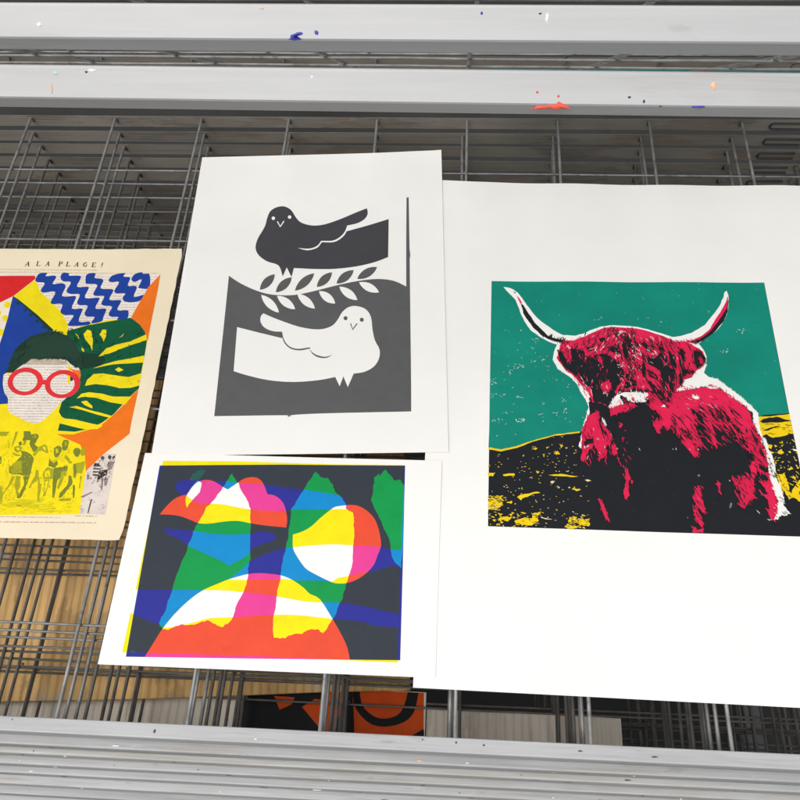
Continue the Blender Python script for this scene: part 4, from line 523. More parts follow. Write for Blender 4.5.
TEXT = [
 ('smalltype', 'heading_text', (65.7, 31.5), (179.8, 32.0), 1.2),
 ('smalltype', 'heading_text', (31.5, 36.2), (113.7, 35.1), 1.2),
 ('smalltype', 'heading_text', (114.0, 35.9), (252.9, 37.1), 1),
 ('smalltype', 'heading_text', (151.0, 339.6), (210.4, 339.5), 1),
 ('smalltype', 'heading_text', (224.7, 337.3), (245.5, 337.7), 1.2),
 ('smalltype', 'heading_text', (112.9, 345.5), (247.9, 344.3), 1.2),
 ('facetype', 'printed_picture', (33.2, 41.9), (252.5, 42.1), 1.1),
 ('facetype', 'printed_picture', (34.4, 45.9), (252.8, 46.1), 1.1),
 ('facetype', 'printed_picture', (35.6, 50.0), (253.0, 50.1), 1.1),
 ('facetype', 'printed_picture', (36.8, 54.0), (253.2, 54.0), 1.1),
 ('facetype', 'printed_picture', (37.9, 57.9), (253.4, 58.0), 1.1),
 ('facetype', 'printed_picture', (39.1, 61.9), (253.6, 61.9), 1.1),
 ('facetype', 'printed_picture', (40.3, 65.9), (253.8, 65.8), 1.1),
 ('facetype', 'printed_picture', (41.4, 69.8), (254.0, 69.7), 1.1),
 ('facetype', 'printed_picture', (42.6, 73.7), (254.3, 73.6), 1.1),
 ('facetype', 'printed_picture', (43.8, 77.6), (254.5, 77.4), 1.1),
 ('facetype', 'printed_picture', (44.9, 81.5), (254.7, 81.3), 1.1),
 ('facetype', 'printed_picture', (46.0, 85.4), (254.9, 85.1), 1.1),
 ('facetype', 'printed_picture', (47.2, 89.2), (255.1, 88.9), 1.1),
 ('facetype', 'printed_picture', (48.3, 93.0), (255.3, 92.7), 1.1),
 ('facetype', 'printed_picture', (49.4, 96.9), (255.5, 96.5), 1.1),
 ('facetype', 'printed_picture', (50.6, 100.7), (255.7, 100.3), 1.1),
 ('facetype', 'printed_picture', (51.7, 104.5), (255.9, 104.0), 1.1),
 ('facetype', 'printed_picture', (52.8, 108.2), (256.1, 107.8), 1.1),
 ('facetype', 'printed_picture', (53.9, 112.0), (256.3, 111.5), 1.1),
 ('facetype', 'printed_picture', (55.0, 115.7), (256.5, 115.2), 1.1),
 ('facetype', 'printed_picture', (56.1, 119.5), (256.7, 118.9), 1.1),
 ('facetype', 'printed_picture', (57.2, 123.2), (256.9, 122.6), 1.1),
 ('facetype', 'printed_picture', (58.3, 126.9), (257.1, 126.3), 1.1),
 ('facetype', 'printed_picture', (59.4, 130.6), (257.3, 129.9), 1.1),
 ('facetype', 'printed_picture', (60.5, 134.2), (257.5, 133.6), 1.1),
 ('facetype', 'printed_picture', (61.6, 137.9), (257.7, 137.2), 1.1),
 ('facetype', 'printed_picture', (62.6, 141.5), (257.9, 140.8), 1.1),
 ('facetype', 'printed_picture', (63.7, 145.2), (258.1, 144.4), 1.1),
 ('facetype', 'printed_picture', (64.8, 148.8), (258.3, 148.0), 1.1),
 ('facetype', 'printed_picture', (65.8, 152.4), (258.5, 151.5), 1.1),
 ('facetype', 'printed_picture', (66.9, 156.0), (258.7, 155.1), 1.1),
 ('facetype', 'printed_picture', (68.0, 159.5), (258.9, 158.6), 1.1),
 ('facetype', 'printed_picture', (69.0, 163.1), (259.1, 162.2), 1.1),
 ('facetype', 'printed_picture', (70.1, 166.6), (259.3, 165.7), 1.1),
 ('facetype', 'printed_picture', (71.1, 170.1), (259.5, 169.2), 1.1),
 ('facetype', 'printed_picture', (72.1, 173.7), (259.6, 172.7), 1.1),
 ('facetype', 'printed_picture', (73.2, 177.2), (259.8, 176.1), 1.1),
 ('facetype', 'printed_picture', (74.2, 180.6), (260.0, 179.6), 1.1),
 ('facetype', 'printed_picture', (75.2, 184.1), (260.2, 183.0), 1.1),
 ('facetype', 'printed_picture', (76.2, 187.6), (260.4, 186.5), 1.1),
 ('facetype', 'printed_picture', (77.3, 191.0), (260.6, 189.9), 1.1),
 ('facetype', 'printed_picture', (78.3, 194.5), (260.8, 193.3), 1.1),
 ('facetype', 'printed_picture', (79.3, 197.9), (261.0, 196.7), 1.1),
 ('facetype', 'printed_picture', (80.3, 201.3), (261.1, 200.1), 1.1),
 ('facetype', 'printed_picture', (81.3, 204.7), (261.3, 203.5), 1.1),
 ('facetype', 'printed_picture', (82.3, 208.1), (261.5, 206.8), 1.1),
 ('facetype', 'printed_picture', (83.3, 211.4), (261.7, 210.2), 1.1),
 ('facetype', 'printed_picture', (84.3, 214.8), (261.9, 213.5), 1.1),
 ('facetype', 'printed_picture', (85.3, 218.1), (262.1, 216.8), 1.1),
 ('facetype', 'printed_picture', (86.2, 221.4), (262.2, 220.1), 1.1),
 ('facetype', 'printed_picture', (87.2, 224.8), (262.4, 223.4), 1.1),
 ('facetype', 'printed_picture', (88.2, 228.1), (262.6, 226.7), 1.1),
 ('facetype', 'printed_picture', (89.2, 231.3), (262.8, 230.0), 1.1),
 ('facetype', 'printed_picture', (90.1, 234.6), (262.9, 233.2), 1.1),
 ('facetype', 'printed_picture', (91.1, 237.9), (263.1, 236.5), 1.1),
]
CAM_LENS = 40.5961
CAM_LOC = (0.00000, 0.00000, 0.78921)
CAM_AXES = [[0.997846, 0.0529, -0.038799], [-0.024746, 0.851237, 0.524198], [0.060758, -0.522108, 0.850712]]


random.seed(7)
sc = bpy.context.scene
col = sc.collection
R = math.radians

# ------------------------------------------------------------------ materials
def lin(c):
    return tuple(((v/255)/12.92 if v/255 <= .04045 else (((v/255)+.055)/1.055)**2.4) for v in c)

def mat(name, base, rough=.6, metal=0.0, spec=.4, var=0.0, scale=40, spots=(), bump=0.0, bscale=300, stretch=(1, 1, 1), rvar=0.0, tint=0.0, streak=0.0, flute=0.0):
    """Principled material: base colour varied by noise, optional spots (colour, scale, threshold, amount)."""
    m = bpy.data.materials.new(name); m.use_nodes = True
    nt = m.node_tree; N = nt.nodes; Lk = nt.links
    b = N['Principled BSDF']
    b.inputs['Roughness'].default_value = rough
    b.inputs['Metallic'].default_value = metal
    b.inputs['Specular IOR Level'].default_value = spec
    tc = N.new('ShaderNodeTexCoord'); mp = N.new('ShaderNodeMapping'); mp.inputs['Scale'].default_value = stretch
    oi = N.new('ShaderNodeObjectInfo'); vm = N.new('ShaderNodeVectorMath'); vm.operation = 'SCALE'; vm.inputs[0].default_value = (3.7, 2.3, 1.9)
    Lk.new(oi.outputs['Random'], vm.inputs['Scale'])           # every piece of steel or paper shows its own patch of the pattern
    va = N.new('ShaderNodeVectorMath'); Lk.new(tc.outputs['Object'], va.inputs[0]); Lk.new(vm.outputs['Vector'], va.inputs[1])
    Lk.new(va.outputs['Vector'], mp.inputs['Vector'])
    cur = None
    def rgbmix(fac, a, bcol, mode='MIX'):
        x = N.new('ShaderNodeMix'); x.data_type = 'RGBA'; x.blend_type = mode
        if hasattr(fac, 'node'): Lk.new(fac, x.inputs[0])
        else: x.inputs[0].default_value = fac
        if hasattr(a, 'node'): Lk.new(a, x.inputs[6])
        else: x.inputs[6].default_value = (*a, 1)
        if hasattr(bcol, 'node'): Lk.new(bcol, x.inputs[7])
        else: x.inputs[7].default_value = (*bcol, 1)
        return x.outputs[2]
    def nz(sc_, detail=5, rough_=.6, vec=mp.outputs['Vector']):
        n = N.new('ShaderNodeTexNoise'); n.inputs['Scale'].default_value = sc_
        n.inputs['Detail'].default_value = detail; n.inputs['Roughness'].default_value = rough_
        Lk.new(vec, n.inputs['Vector']); return n.outputs['Fac']
    def ramp(f, a, b_):
        r = N.new('ShaderNodeMapRange'); r.inputs['From Min'].default_value = a; r.inputs['From Max'].default_value = b_
        Lk.new(f, r.inputs['Value']); return r.outputs['Result']
    cur = base
    if var:
        n = nz(scale)
        lo = tuple(v*(1-var) for v in base); hi = tuple(min(1, v*(1+var)) for v in base)
        cur = rgbmix(ramp(n, .3, .7), lo, hi)
    for (c, s, th, amt) in spots:
        f = ramp(nz(s, 6, .65), th, th+.035)
        k = N.new('ShaderNodeMath'); k.operation = 'MULTIPLY'; k.inputs[1].default_value = amt; Lk.new(f, k.inputs[0])
        cur = rgbmix(k.outputs[0], cur, c)
    if streak:
        sm_ = N.new('ShaderNodeMapping'); sm_.inputs['Scale'].default_value = (.03, 1, 1); Lk.new(va.outputs['Vector'], sm_.inputs['Vector'])
        f = ramp(nz(420, 4, .7, sm_.outputs['Vector']), .35, .72)
        cur = rgbmix(f, tuple(v*(1-streak) for v in base) if not hasattr(cur, 'node') else cur, tuple(min(1, v*(1+streak)) for v in base))
        g = ramp(nz(150, 4, .7, sm_.outputs['Vector']), .52, .74)
        k = N.new('ShaderNodeMath'); k.operation = 'MULTIPLY'; k.inputs[1].default_value = min(1, streak*2.2); Lk.new(g, k.inputs[0])
        cur = rgbmix(k.outputs[0], cur, tuple(v*.62*w_ for v, w_ in zip(base, (1.04, 1, .92))))
    if tint:
        h_ = N.new('ShaderNodeMapRange'); h_.inputs['To Min'].default_value = 1-tint; h_.inputs['To Max'].default_value = 1+tint*.6
        Lk.new(oi.outputs['Random'], h_.inputs['Value'])
        vv = N.new('ShaderNodeVectorMath'); vv.operation = 'SCALE'; Lk.new(h_.outputs['Result'], vv.inputs['Scale'])
        if hasattr(cur, 'node'): Lk.new(cur, vv.inputs[0])
        else: vv.inputs[0].default_value = cur
        cur = vv.outputs['Vector']
    if hasattr(cur, 'node'): Lk.new(cur, b.inputs['Base Color'])
    else: b.inputs['Base Color'].default_value = (*cur, 1)
    if rvar:
        r = N.new('ShaderNodeMapRange'); r.inputs['To Min'].default_value = rough-rvar; r.inputs['To Max'].default_value = min(1, rough+rvar)
        Lk.new(nz(scale*2.3), r.inputs['Value']); Lk.new(r.outputs['Result'], b.inputs['Roughness'])
    if bump:
        bp = N.new('ShaderNodeBump'); bp.inputs['Strength'].default_value = bump; bp.inputs['Distance'].default_value = .001
        Lk.new(nz(bscale, 4), bp.inputs['Height']); Lk.new(bp.outputs['Normal'], b.inputs['Normal'])
    if flute:                                                     # ribs of corrugated board
        wv = N.new('ShaderNodeTexWave'); wv.bands_direction = 'X'; wv.inputs['Scale'].default_value = flute
        wv.inputs['Distortion'].default_value = .8; wv.inputs['Detail'].default_value = 1.5; wv.inputs['Detail Scale'].default_value = 1.2
        Lk.new(va.outputs['Vector'], wv.inputs['Vector'])
        bq = N.new('ShaderNodeBump'); bq.inputs['Strength'].default_value = 1; bq.inputs['Distance'].default_value = .0016
        Lk.new(wv.outputs['Fac'], bq.inputs['Height'])
        if bump: Lk.new(bp.outputs['Normal'], bq.inputs['Normal'])
        Lk.new(bq.outputs['Normal'], b.inputs['Normal'])
    return m

INKK = .81
def ink(name, rgb, rough=.55, spec=.25, var=.06, scale=60, k=INKK):
    b_ = tuple(v*k for v in lin(rgb)); dark = sum(b_)/3 < .12
    return mat(name, b_, rough, 0, spec, var*1.3, scale, bump=.08, bscale=700, rvar=.1,
               spots=((tuple(v+(.10 if dark else .08) for v in b_), 260, .70, .55), (tuple(v*.8 for v in b_), 35, .60, .3)))

M = {}
M['paper'] = mat('white_paper', (.83, .815, .775), .75, 0, .25, .022, 9, bump=.06, bscale=500)
M['page'] = mat('cream_paper', (.80, .69, .50), .8, 0, .2, .06, 7, spots=(((.62, .48, .29), 14, .66, .35),), bump=.1, bscale=400)
M['galv'] = mat('galvanised_steel', (.385, .388, .392), .62, .12, .4, .15, 26, stretch=(.25, 1, 1), rvar=.12, streak=.22, tint=.12,
                spots=(((.18, .18, .17), 55, .63, .5), ((.58, .58, .58), 90, .64, .6), ((.34, .30, .23), 9, .54, .45)), bump=.12, bscale=200)
M['galv3'] = mat('clean_galvanised_steel', (.495, .495, .495), .5, .15, .45, .06, 22, stretch=(.25, 1, 1), rvar=.08, streak=.07,
                 spots=(((.27, .26, .25), 60, .65, .3), ((.52, .52, .52), 80, .63, .4), ((.37, .36, .33), 9, .54, .4)), bump=.07, bscale=200)
M['galv2'] = mat('dusty_steel', (.225, .205, .175), .78, .05, .3, .3, 20, stretch=(.3, 1, 1), rvar=.12, streak=.18, tint=.3,
                 spots=(((.15, .10, .06), 26, .56, .6), ((.30, .28, .25), 60, .62, .6), ((.08, .075, .07), 14, .58, .6)))
M['wire'] = mat('zinc_wire', (.23, .23, .225), .5, .3, .45, .3, 60, rvar=.1, tint=.12, spots=(((.12, .10, .08), 45, .60, .7), ((.42, .42, .41), 120, .66, .7)))
M['shadewire'] = mat('shade_toned_wire', (.15, .143, .13), .65, .2, .4, .3, 50, tint=.3, spots=(((.19, .12, .065), 40, .62, .6),))  # darker copy of the wire: shade deep in the stack put into its colour
M['shadesteel'] = mat('shade_toned_steel', (.075, .065, .052), .8, .05, .3, .35, 20, stretch=(.3, 1, 1), streak=.2, tint=.3)  # raised shelves' rear-bar steel, same metal with shade put into its colour
M['post'] = mat('dark_steel', (.08, .08, .085), .6, .3, .4, .2, 20)
M['board'] = mat('brown_cardboard', (.74, .47, .20), .85, 0, .15, .2, 10, stretch=(1.5, .6, 1), spots=(((.44, .28, .13), 16, .56, .6), ((.55, .50, .42), 22, .6, .5)), bump=.1, flute=33)
M['cream_sheet'] = mat('unbleached_paper', (.88, .80, .69), .8, 0, .2, .08, 8, stretch=(4, .5, 1), flute=33, spots=(((.62, .52, .42), 14, .58, .5),))
M['tealpaper'] = mat('teal_paper', (.006, .12, .105), .7, 0, .3, .1, 20)
M['greypaper'] = mat('grey_board', (.22, .21, .20), .85, 0, .2, .1, 12)
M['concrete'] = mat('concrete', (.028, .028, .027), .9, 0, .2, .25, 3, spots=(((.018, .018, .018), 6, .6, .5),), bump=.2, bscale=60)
M['ink'] = ink('dark_ink_sheen', (86, 86, 86), .38, .85); M['ink2'] = ink('dark_ink_base', (60, 58, 63), .42, .6); M['white'] = M['paper']  # one dark ink twice; the first copy has its pale sheen in the colour
M['black'] = ink('black_ink', (29, 32, 37), .6, .18); M['teal'] = ink('teal_ink', (0, 142, 122), var=.09, scale=18)
M['yellow'] = ink('yellow_ink', (255, 216, 0)); M['crimson'] = ink('crimson_ink', (238, 30, 84), var=.08)
M['pale'] = ink('pale_yellow_ink', (245, 226, 170)); M['palesky'] = ink('pale_teal_fleck', (214, 240, 232)); M['grey'] = ink('grey_fleck', (130, 120, 125))
M['pink'] = ink('pale_pink_fleck', (246, 190, 200)); M['dred'] = ink('dark_crimson_fleck', (120, 18, 44))
for nme, rgb in {'CMY': (52, 59, 68), 'CM': (44, 48, 152), 'CY': (0, 158, 76), 'C': (0, 144, 212), 'MY': (243, 82, 52), 'M': (240, 66, 155), 'Y': (255, 238, 0), 'K': (36, 92, 82)}.items():
    M['ov_'+nme] = ink({'CMY': 'overprint_dark', 'CM': 'overprint_blue', 'CY': 'overprint_green', 'C': 'cyan_ink', 'MY': 'overprint_red', 'M': 'magenta_ink', 'Y': 'process_yellow_ink', 'K': 'dark_green_ink'}[nme], rgb, var=.04)
PG = {'textpaper': (250, 240, 228), 'cream2': (250, 238, 214), 'red': (232, 38, 40), 'red2': (236, 52, 58), 'blue': (24, 66, 160), 'darkgreen': (20, 60, 44),
      'leafgreen': (0, 92, 58), 'hair': (34, 66, 50), 'orange': (250, 122, 24), 'olive': (176, 172, 30), 'olive2': (128, 136, 44), 'olive3': (226, 212, 20),
      'photogrey': (232, 218, 208), 'photodark': (62, 52, 52), 'photomid': (150, 136, 130), 'type': (88, 74, 58), 'smalltype': (188, 168, 140), 'facetype': (205, 180, 168)}
for nme, rgb in PG.items(): M['pg_'+nme] = ink(nme+'_print', rgb, .7, .2, .07, 40)
M['pg_yellow'] = ink('page_yellow_ink', (255, 230, 0), .65, .25); M['pg_grey'] = ink('photo_tone_print', (200, 184, 158), .7, .2, .2, 150)
M['ps_black'] = ink('poster_black_ink', (26, 27, 32)); M['ps_orange'] = ink('poster_orange_ink', (255, 96, 22))
M['paint_red'] = mat('dried_red_paint', (.75, .10, .07), .5, var=.2, scale=200); M['paint_blue'] = mat('dried_blue_paint', (.06, .07, .42), .5, var=.2, scale=200)
M['paint_white'] = mat('dried_white_paint', (.85, .85, .82), .45, var=.05, scale=200); M['paint_orange'] = mat('dried_orange_paint', (.80, .50, .28), .5, var=.1, scale=200)
M['paint_yellow'] = mat('dried_yellow_paint', (.72, .55, .05), .5, var=.2, scale=200); M['paint_dark'] = mat('dried_dark_paint', (.06, .06, .07), .5, var=.2, scale=200)
M['paint_green'] = mat('dried_pale_green_paint', (.50, .66, .58), .5, var=.1, scale=200)

# ------------------------------------------------------------------ object helpers
def link(name, me, parent=None, mats=()):
    o = bpy.data.objects.new(name, me); col.objects.link(o)
    if parent is not None: o.parent = parent
    for m in mats: me.materials.append(m)
    return o

def empty(name, loc=(0, 0, 0), rot=(0, 0, 0)):
    o = bpy.data.objects.new(name, None); col.objects.link(o); o.location = loc; o.rotation_euler = rot
    o.empty_display_size = .05
    return o

def tag(o, label=None, category=None, group=None, kind=None):
    if label: o['label'] = label
    if category: o['category'] = category
    if group: o['group'] = group
    if kind: o['kind'] = kind
    return o

def bm_mesh(bm, name, smooth=False):
    me = bpy.data.meshes.new(name); bm.normal_update(); bm.to_mesh(me); bm.free()
    if smooth:
        for p in me.polygons: p.use_smooth = True
    return me

def prism(bm, prof, x0, x1, sag=None, n=24):
    """Extrude a closed (y, z) profile along x with n segments."""
    rings = []
    for i in range(n+1):
        x = x0+(x1-x0)*i/n
        dy, dz = sag(x) if sag else (0, 0)
        rings.append([bm.verts.new((x, y+dy, z+dz)) for y, z in prof])
    k = len(prof)
    for a, b in zip(rings, rings[1:]):
        for j in range(k):
            bm.faces.new((a[j], a[(j+1) % k], b[(j+1) % k], b[j]))
    bm.faces.new(rings[0][::-1]); bm.faces.new(rings[-1])
    bmesh.ops.recalc_face_normals(bm, faces=bm.faces)

def tube(bm, pts, r, sides=7):
    pts = [Vector(p) for p in pts]; rings = []
    for i, p in enumerate(pts):
        d = (pts[min(i+1, len(pts)-1)]-pts[max(i-1, 0)]).normalized()
        a = d.cross(Vector((0, 0, 1)) if abs(d.z) < .9 else Vector((1, 0, 0))).normalized(); b = d.cross(a)
        rings.append([bm.verts.new(p+a*r*math.cos(2*math.pi*j/sides)+b*r*math.sin(2*math.pi*j/sides)) for j in range(sides)])
    for q, w in zip(rings, rings[1:]):
        for j in range(sides):
            f = bm.faces.new((q[j], q[(j+1) % sides], w[(j+1) % sides], w[j])); f.smooth = True
    bm.faces.new(rings[0][::-1]); bm.faces.new(rings[-1])

# ------------------------------------------------------------------ the wire shelves
PITCH, LEAN = .0245, .005            # a closed shelf sits this far below and this far forward of the one above
HY, HZ = .915, -.003                 # hinge line of the shelf with the prints
XL, XR = -.905, .447                 # ends of the rack
WX = [-.3352+.1138*i for i in range(-4, 7)]
CY = [.2385+.115*i for i in range(6)]  # cross wires
YF0 = .1435

def rounded(y0, y1, z0, z1, r=.0016):
    out = []
    for cy, cz, a0 in ((y1-r, z1-r, 0), (y0+r, z1-r, 90), (y0+r, z0+r, 180), (y1-r, z0+r, 270)):
        for k in range(4):
            a = R(a0+30*k); out.append((cy+r*math.cos(a), cz+r*math.sin(a)))
    return out

def front_profile(y0):
    # flat outer face with a folded lower lip; y0 is the outer face
    t, b, d = .0032, -.0148, .0122
    r = .0014
    return [(y0+d, t-.0005), (y0+d-.0006, t), (y0+r, t), (y0+r*.3, t-r*.3), (y0, t-r), (y0, t-.0140), (y0+.0006, t-.0148), (y0+.0066, b-.0006), (y0+d, b-.0006)]

def wire_grid_mesh(name, rnd, wob):
    bm = bmesh.new()
    ox = rnd.uniform(-1, 1)*(.003 if wob <= 1 else .007)*1; oy = 0 if wob <= 1 else rnd.uniform(-1, 1)*.007; wob = min(wob, 1)*(1 if wob <= 1 else 1.4); skew = rnd.uniform(-1, 1)*.005*wob
    for wx in WX:
        a, b, s = rnd.uniform(-1, 1)*.002*wob, rnd.uniform(-1, 1)*.003*wob, rnd.uniform(-1, 1)*.0022*wob
        pts = []
        for i in range(13):
            t = i/12; y = .907+(YF0+.0118-.907)*t
            pts.append((wx+ox+a*(1-t)+b*t+s*math.sin(math.pi*t), y-HY, -.0017-HZ-(.0006+rnd.random()*.0006)*math.sin(math.pi*t)*wob))
        # bent down over the rear bar
        pts = [(pts[0][0], pts[0][1]+.0002, pts[0][2]-.009), (pts[0][0], pts[0][1]-.001, pts[0][2]-.003)]+pts[0:]
        pts[2] = (pts[2][0], pts[2][1]-.004, pts[2][2])
        tube(bm, pts, .00175)
    bm2 = bm; bm = bmesh.new()
    for cy in CY:
        a, b, s = rnd.uniform(-1, 1)*.002*wob, rnd.uniform(-1, 1)*.002*wob, rnd.uniform(-1, 1)*.003*wob
        pts = []
        for i in range(23):
            t = i/22; x = XL+.006+(XR-XL-.012)*t
            pts.append((x, cy+oy-HY+a*(1-t)+b*t+s*math.sin(math.pi*t*2)+skew*(t-.5), -.0046-HZ+rnd.uniform(-1, 1)*.0004*wob))
        tube(bm, pts, .00125, 6)
    for wx in WX:
        for cy in CY:
            mtx = Matrix.Translation((wx+ox+rnd.uniform(-1, 1)*.0006, cy+oy-HY, -.0036-HZ)) @ Matrix.Diagonal((.0021*rnd.uniform(.8, 1.3), .0017, .0013, 1))
            bmesh.ops.create_icosphere(bm, subdivisions=1, radius=1, matrix=mtx)
    return bm_mesh(bm2, 'long_wires'), bm_mesh(bm, 'cross_wires')

def bar_mesh(name, prof, x0, x1, rnd, amp=.0006):
    bm = bmesh.new(); ph = rnd.uniform(0, 6); pz = rnd.uniform(0, 6)
    prism(bm, prof, x0, x1, lambda x: (amp*math.sin(3*x+ph), .5*amp*math.sin(4*x+pz)))
    return bm_mesh(bm, name)

grids = [wire_grid_mesh('wire_grid', random.Random(30+i), (.35, 1, 1, 1, 2, 2, 2, 2, 2, 2)[i]) for i in range(10)]
rb = random.Random(5)
front_ms = [bar_mesh('front_bar', front_profile(YF0-HY), XL-.02, XR+.02, rb, .0004) for i in range(4)]
def rear_profile():
    # a thin flat bar standing on edge
    y, b, t = .907-HY, -.0180-HZ, -.0004-HZ
    return [(y, t), (y, b), (y+.0022, b), (y+.0022, t-.003), (y+.0004, t)]
rear_ms = [bar_mesh('rear_bar', rear_profile(), XL, XR, rb, .0004) for i in range(4)]
def side_mesh(x):
    bm = bmesh.new(); z = -.0046-HZ
    tube(bm, [(x, .9066-HY, z), (x, .6-HY, z-.0002), (x, .3-HY, z-.0002), (x, YF0+.0125-HY, z)], .0028, 8)
    return bm_mesh(bm, 'side_bar')
side_l, side_r = side_mesh(XL+.006), side_mesh(XR-.006)
def clip_mesh():
    bm = bmesh.new()
    y, x0, x1, z0, z1 = .9055-HY, XR-.062, XR-.016, -.0145-HZ, -.0055-HZ
    tube(bm, [(x1, y, z1), (x0+.004, y, z1), (x0+.001, y, z1-.0015), (x0, y, (z0+z1)/2), (x0+.001, y, z0+.0015), (x0+.004, y, z0), (x1, y, z0)], .0013, 6)
    return bm_mesh(bm, 'hinge_clip')
clip_m = clip_mesh()
for mlist, mm in (([m_ for g_ in grids for m_ in g_], M['wire']), (front_ms, M['galv']), (rear_ms, M['galv2'])):
    for me in mlist: me.materials.append(mm)
side_l.materials.append(M['galv2']); side_r.materials.append(M['galv2']); clip_m.materials.append(M['post'])

def make_shelf(k, label, theta=0.0, twist=(0, 0), group='wire shelves of the drying rack'):
    rnd = random.Random(100+k)
    jx, jy = (rnd.uniform(-1, 1)*.0035, rnd.uniform(-1, 1)*.0012) if k else (0, 0)
    root = empty('wire_shelf', (jx, HY+(LEAN*k if k > 0 else 0)+jy, HZ+PITCH*k), (-theta, twist[0], twist[1]))
    tag(root, label, 'rack shelf', group)
    i = abs(k)
    gl, gc = grids[0 if k == 0 else i if k < 0 and i < 4 else 1+i % 3 if k > 0 else 4+i % 6]
    parts = (('long_wires', gl), ('cross_wires', gc), ('front_bar', front_ms[i % 4]), ('rear_bar', rear_ms[i % 4]), ('side_bar', side_l), ('side_bar', side_r), ('hinge_clip', clip_m))
    d = {}
    for n, me in parts:
        d[n] = o = link(n, me, root)
        if k < 0 and n in ('long_wires', 'side_bar'): o.scale.y = 1+LEAN*i/.7715      # each lower shelf reaches a little further forward
        if k < 0 and n == 'front_bar': o.location.y = -LEAN*i
        if k < -2 and n in ('long_wires', 'cross_wires'): o.material_slots[0].link = 'OBJECT'; o.material_slots[0].material = M['shadewire']
    return root, d

ORD = ['first', 'second', 'third', 'fourth', 'fifth', 'sixth', 'seventh', 'eighth', 'ninth', 'tenth', 'eleventh', 'twelfth', 'thirteenth', 'fourteenth', 'fifteenth', 'sixteenth', 'seventeenth', 'eighteenth', 'nineteenth', 'twentieth', 'twenty-first', 'twenty-second']
NDOWN = 18
lower_bars = []
main_shelf, main_parts = make_shelf(0, 'open grey wire shelf that carries the four prints')
for i in range(NDOWN):
    lab = 'closed grey wire shelf, %s below the shelf that carries the prints' % ORD[i]
    if i == 9: lab = 'closed grey wire shelf holding the black and orange poster, tenth below the prints'
    if i == 8: lab = 'closed grey wire shelf holding the brown cardboard, ninth below the prints'
    lower_bars.append(make_shelf(-(i+1), lab)[1]['front_bar'])
THETA = R(40.35)
raised = []
UPL = ['raised wire shelf with the red paint smear on its pale front bar, lowest raised one',
       'raised wire shelf with the blue paint mark on its pale front bar, second raised one']
for i in range(3):
    lab = UPL[i] if i < 2 else 'topmost raised wire shelf, its mesh just above the bar with the blue mark'
    raised.append(make_shelf(i+1, lab, THETA+R((.17, .38, 1.1)[i]), ((.006, -.006), (.005, -.004), (.004, 0))[i], 'raised wire shelves above the prints'))

# ------------------------------------------------------------------ dried paint on the bars
def blob_mesh(name, pts, h, m, rnd, rough=.3):
    """A thin dried splash: outline in the plane, domed a little."""
    P = fractal(pts, rough, rnd, 2)
    bm = bmesh.new()
    cx = sum(p[0] for p in P)/len(P); cy = sum(p[1] for p in P)/len(P)
    o = [bm.verts.new((x, y, -.0002)) for x, y in P]
    inn = [bm.verts.new((cx+(x-cx)*.8, cy+(y-cy)*.8, h)) for x, y in P]
    c = bm.verts.new((cx, cy, h*1.15)); n = len(P)
    for j in range(n):
        bm.faces.new((o[j], o[(j+1) % n], inn[(j+1) % n], inn[j])); bm.faces.new((inn[j], inn[(j+1) % n], c))
    bmesh.ops.recalc_face_normals(bm, faces=bm.faces)
    me = bm_mesh(bm, name, True); me.materials.append(m); return me

def fractal(pts, amp, rnd, levels=1):
    P = list(pts)
    for l in range(levels):
        Q = []
        n = len(P)
        for i in range(n):
            a, b = P[i], P[(i+1) % n]; dx, dy = b[0]-a[0], b[1]-a[1]; ln = math.hypot(dx, dy)
            Q.append(a)
            k = rnd.uniform(-1, 1)*min(amp/(1.6**l)/(ln or 1), .28)
            Q.append(((a[0]+b[0])/2-dy*k, (a[1]+b[1])/2+dx*k))
        P = Q
    return P

def splash(bar, name, m, x, w, h, face='front', v=.5, seed=1, shape=None, thick=.00022):
    """Stick a dried splash on the outer face ('front') or the top face of a front bar; x along the bar, v 0..1 across it."""
    rnd = random.Random(seed)
    if shape is None:
        n = 9
        shape = [(math.cos(2*math.pi*i/n)*(.6+.5*rnd.random()), math.sin(2*math.pi*i/n)*(.6+.5*rnd.random())) for i in range(n)]
    pts = [(a*w/2, b*h/2) for a, b in shape]
    o = link(name, blob_mesh(name, pts, thick, m, rnd, min(w, h)*.12), bar)
    y0 = YF0-HY
    if face == 'front':
        o.rotation_euler = (R(90), 0, 0); o.location = (x, y0-.0003, .0022-.0136*(1-v)-.0004)
    else:
        o.location = (x, y0+.0016+v*.009, .0032+.0001)
    return o

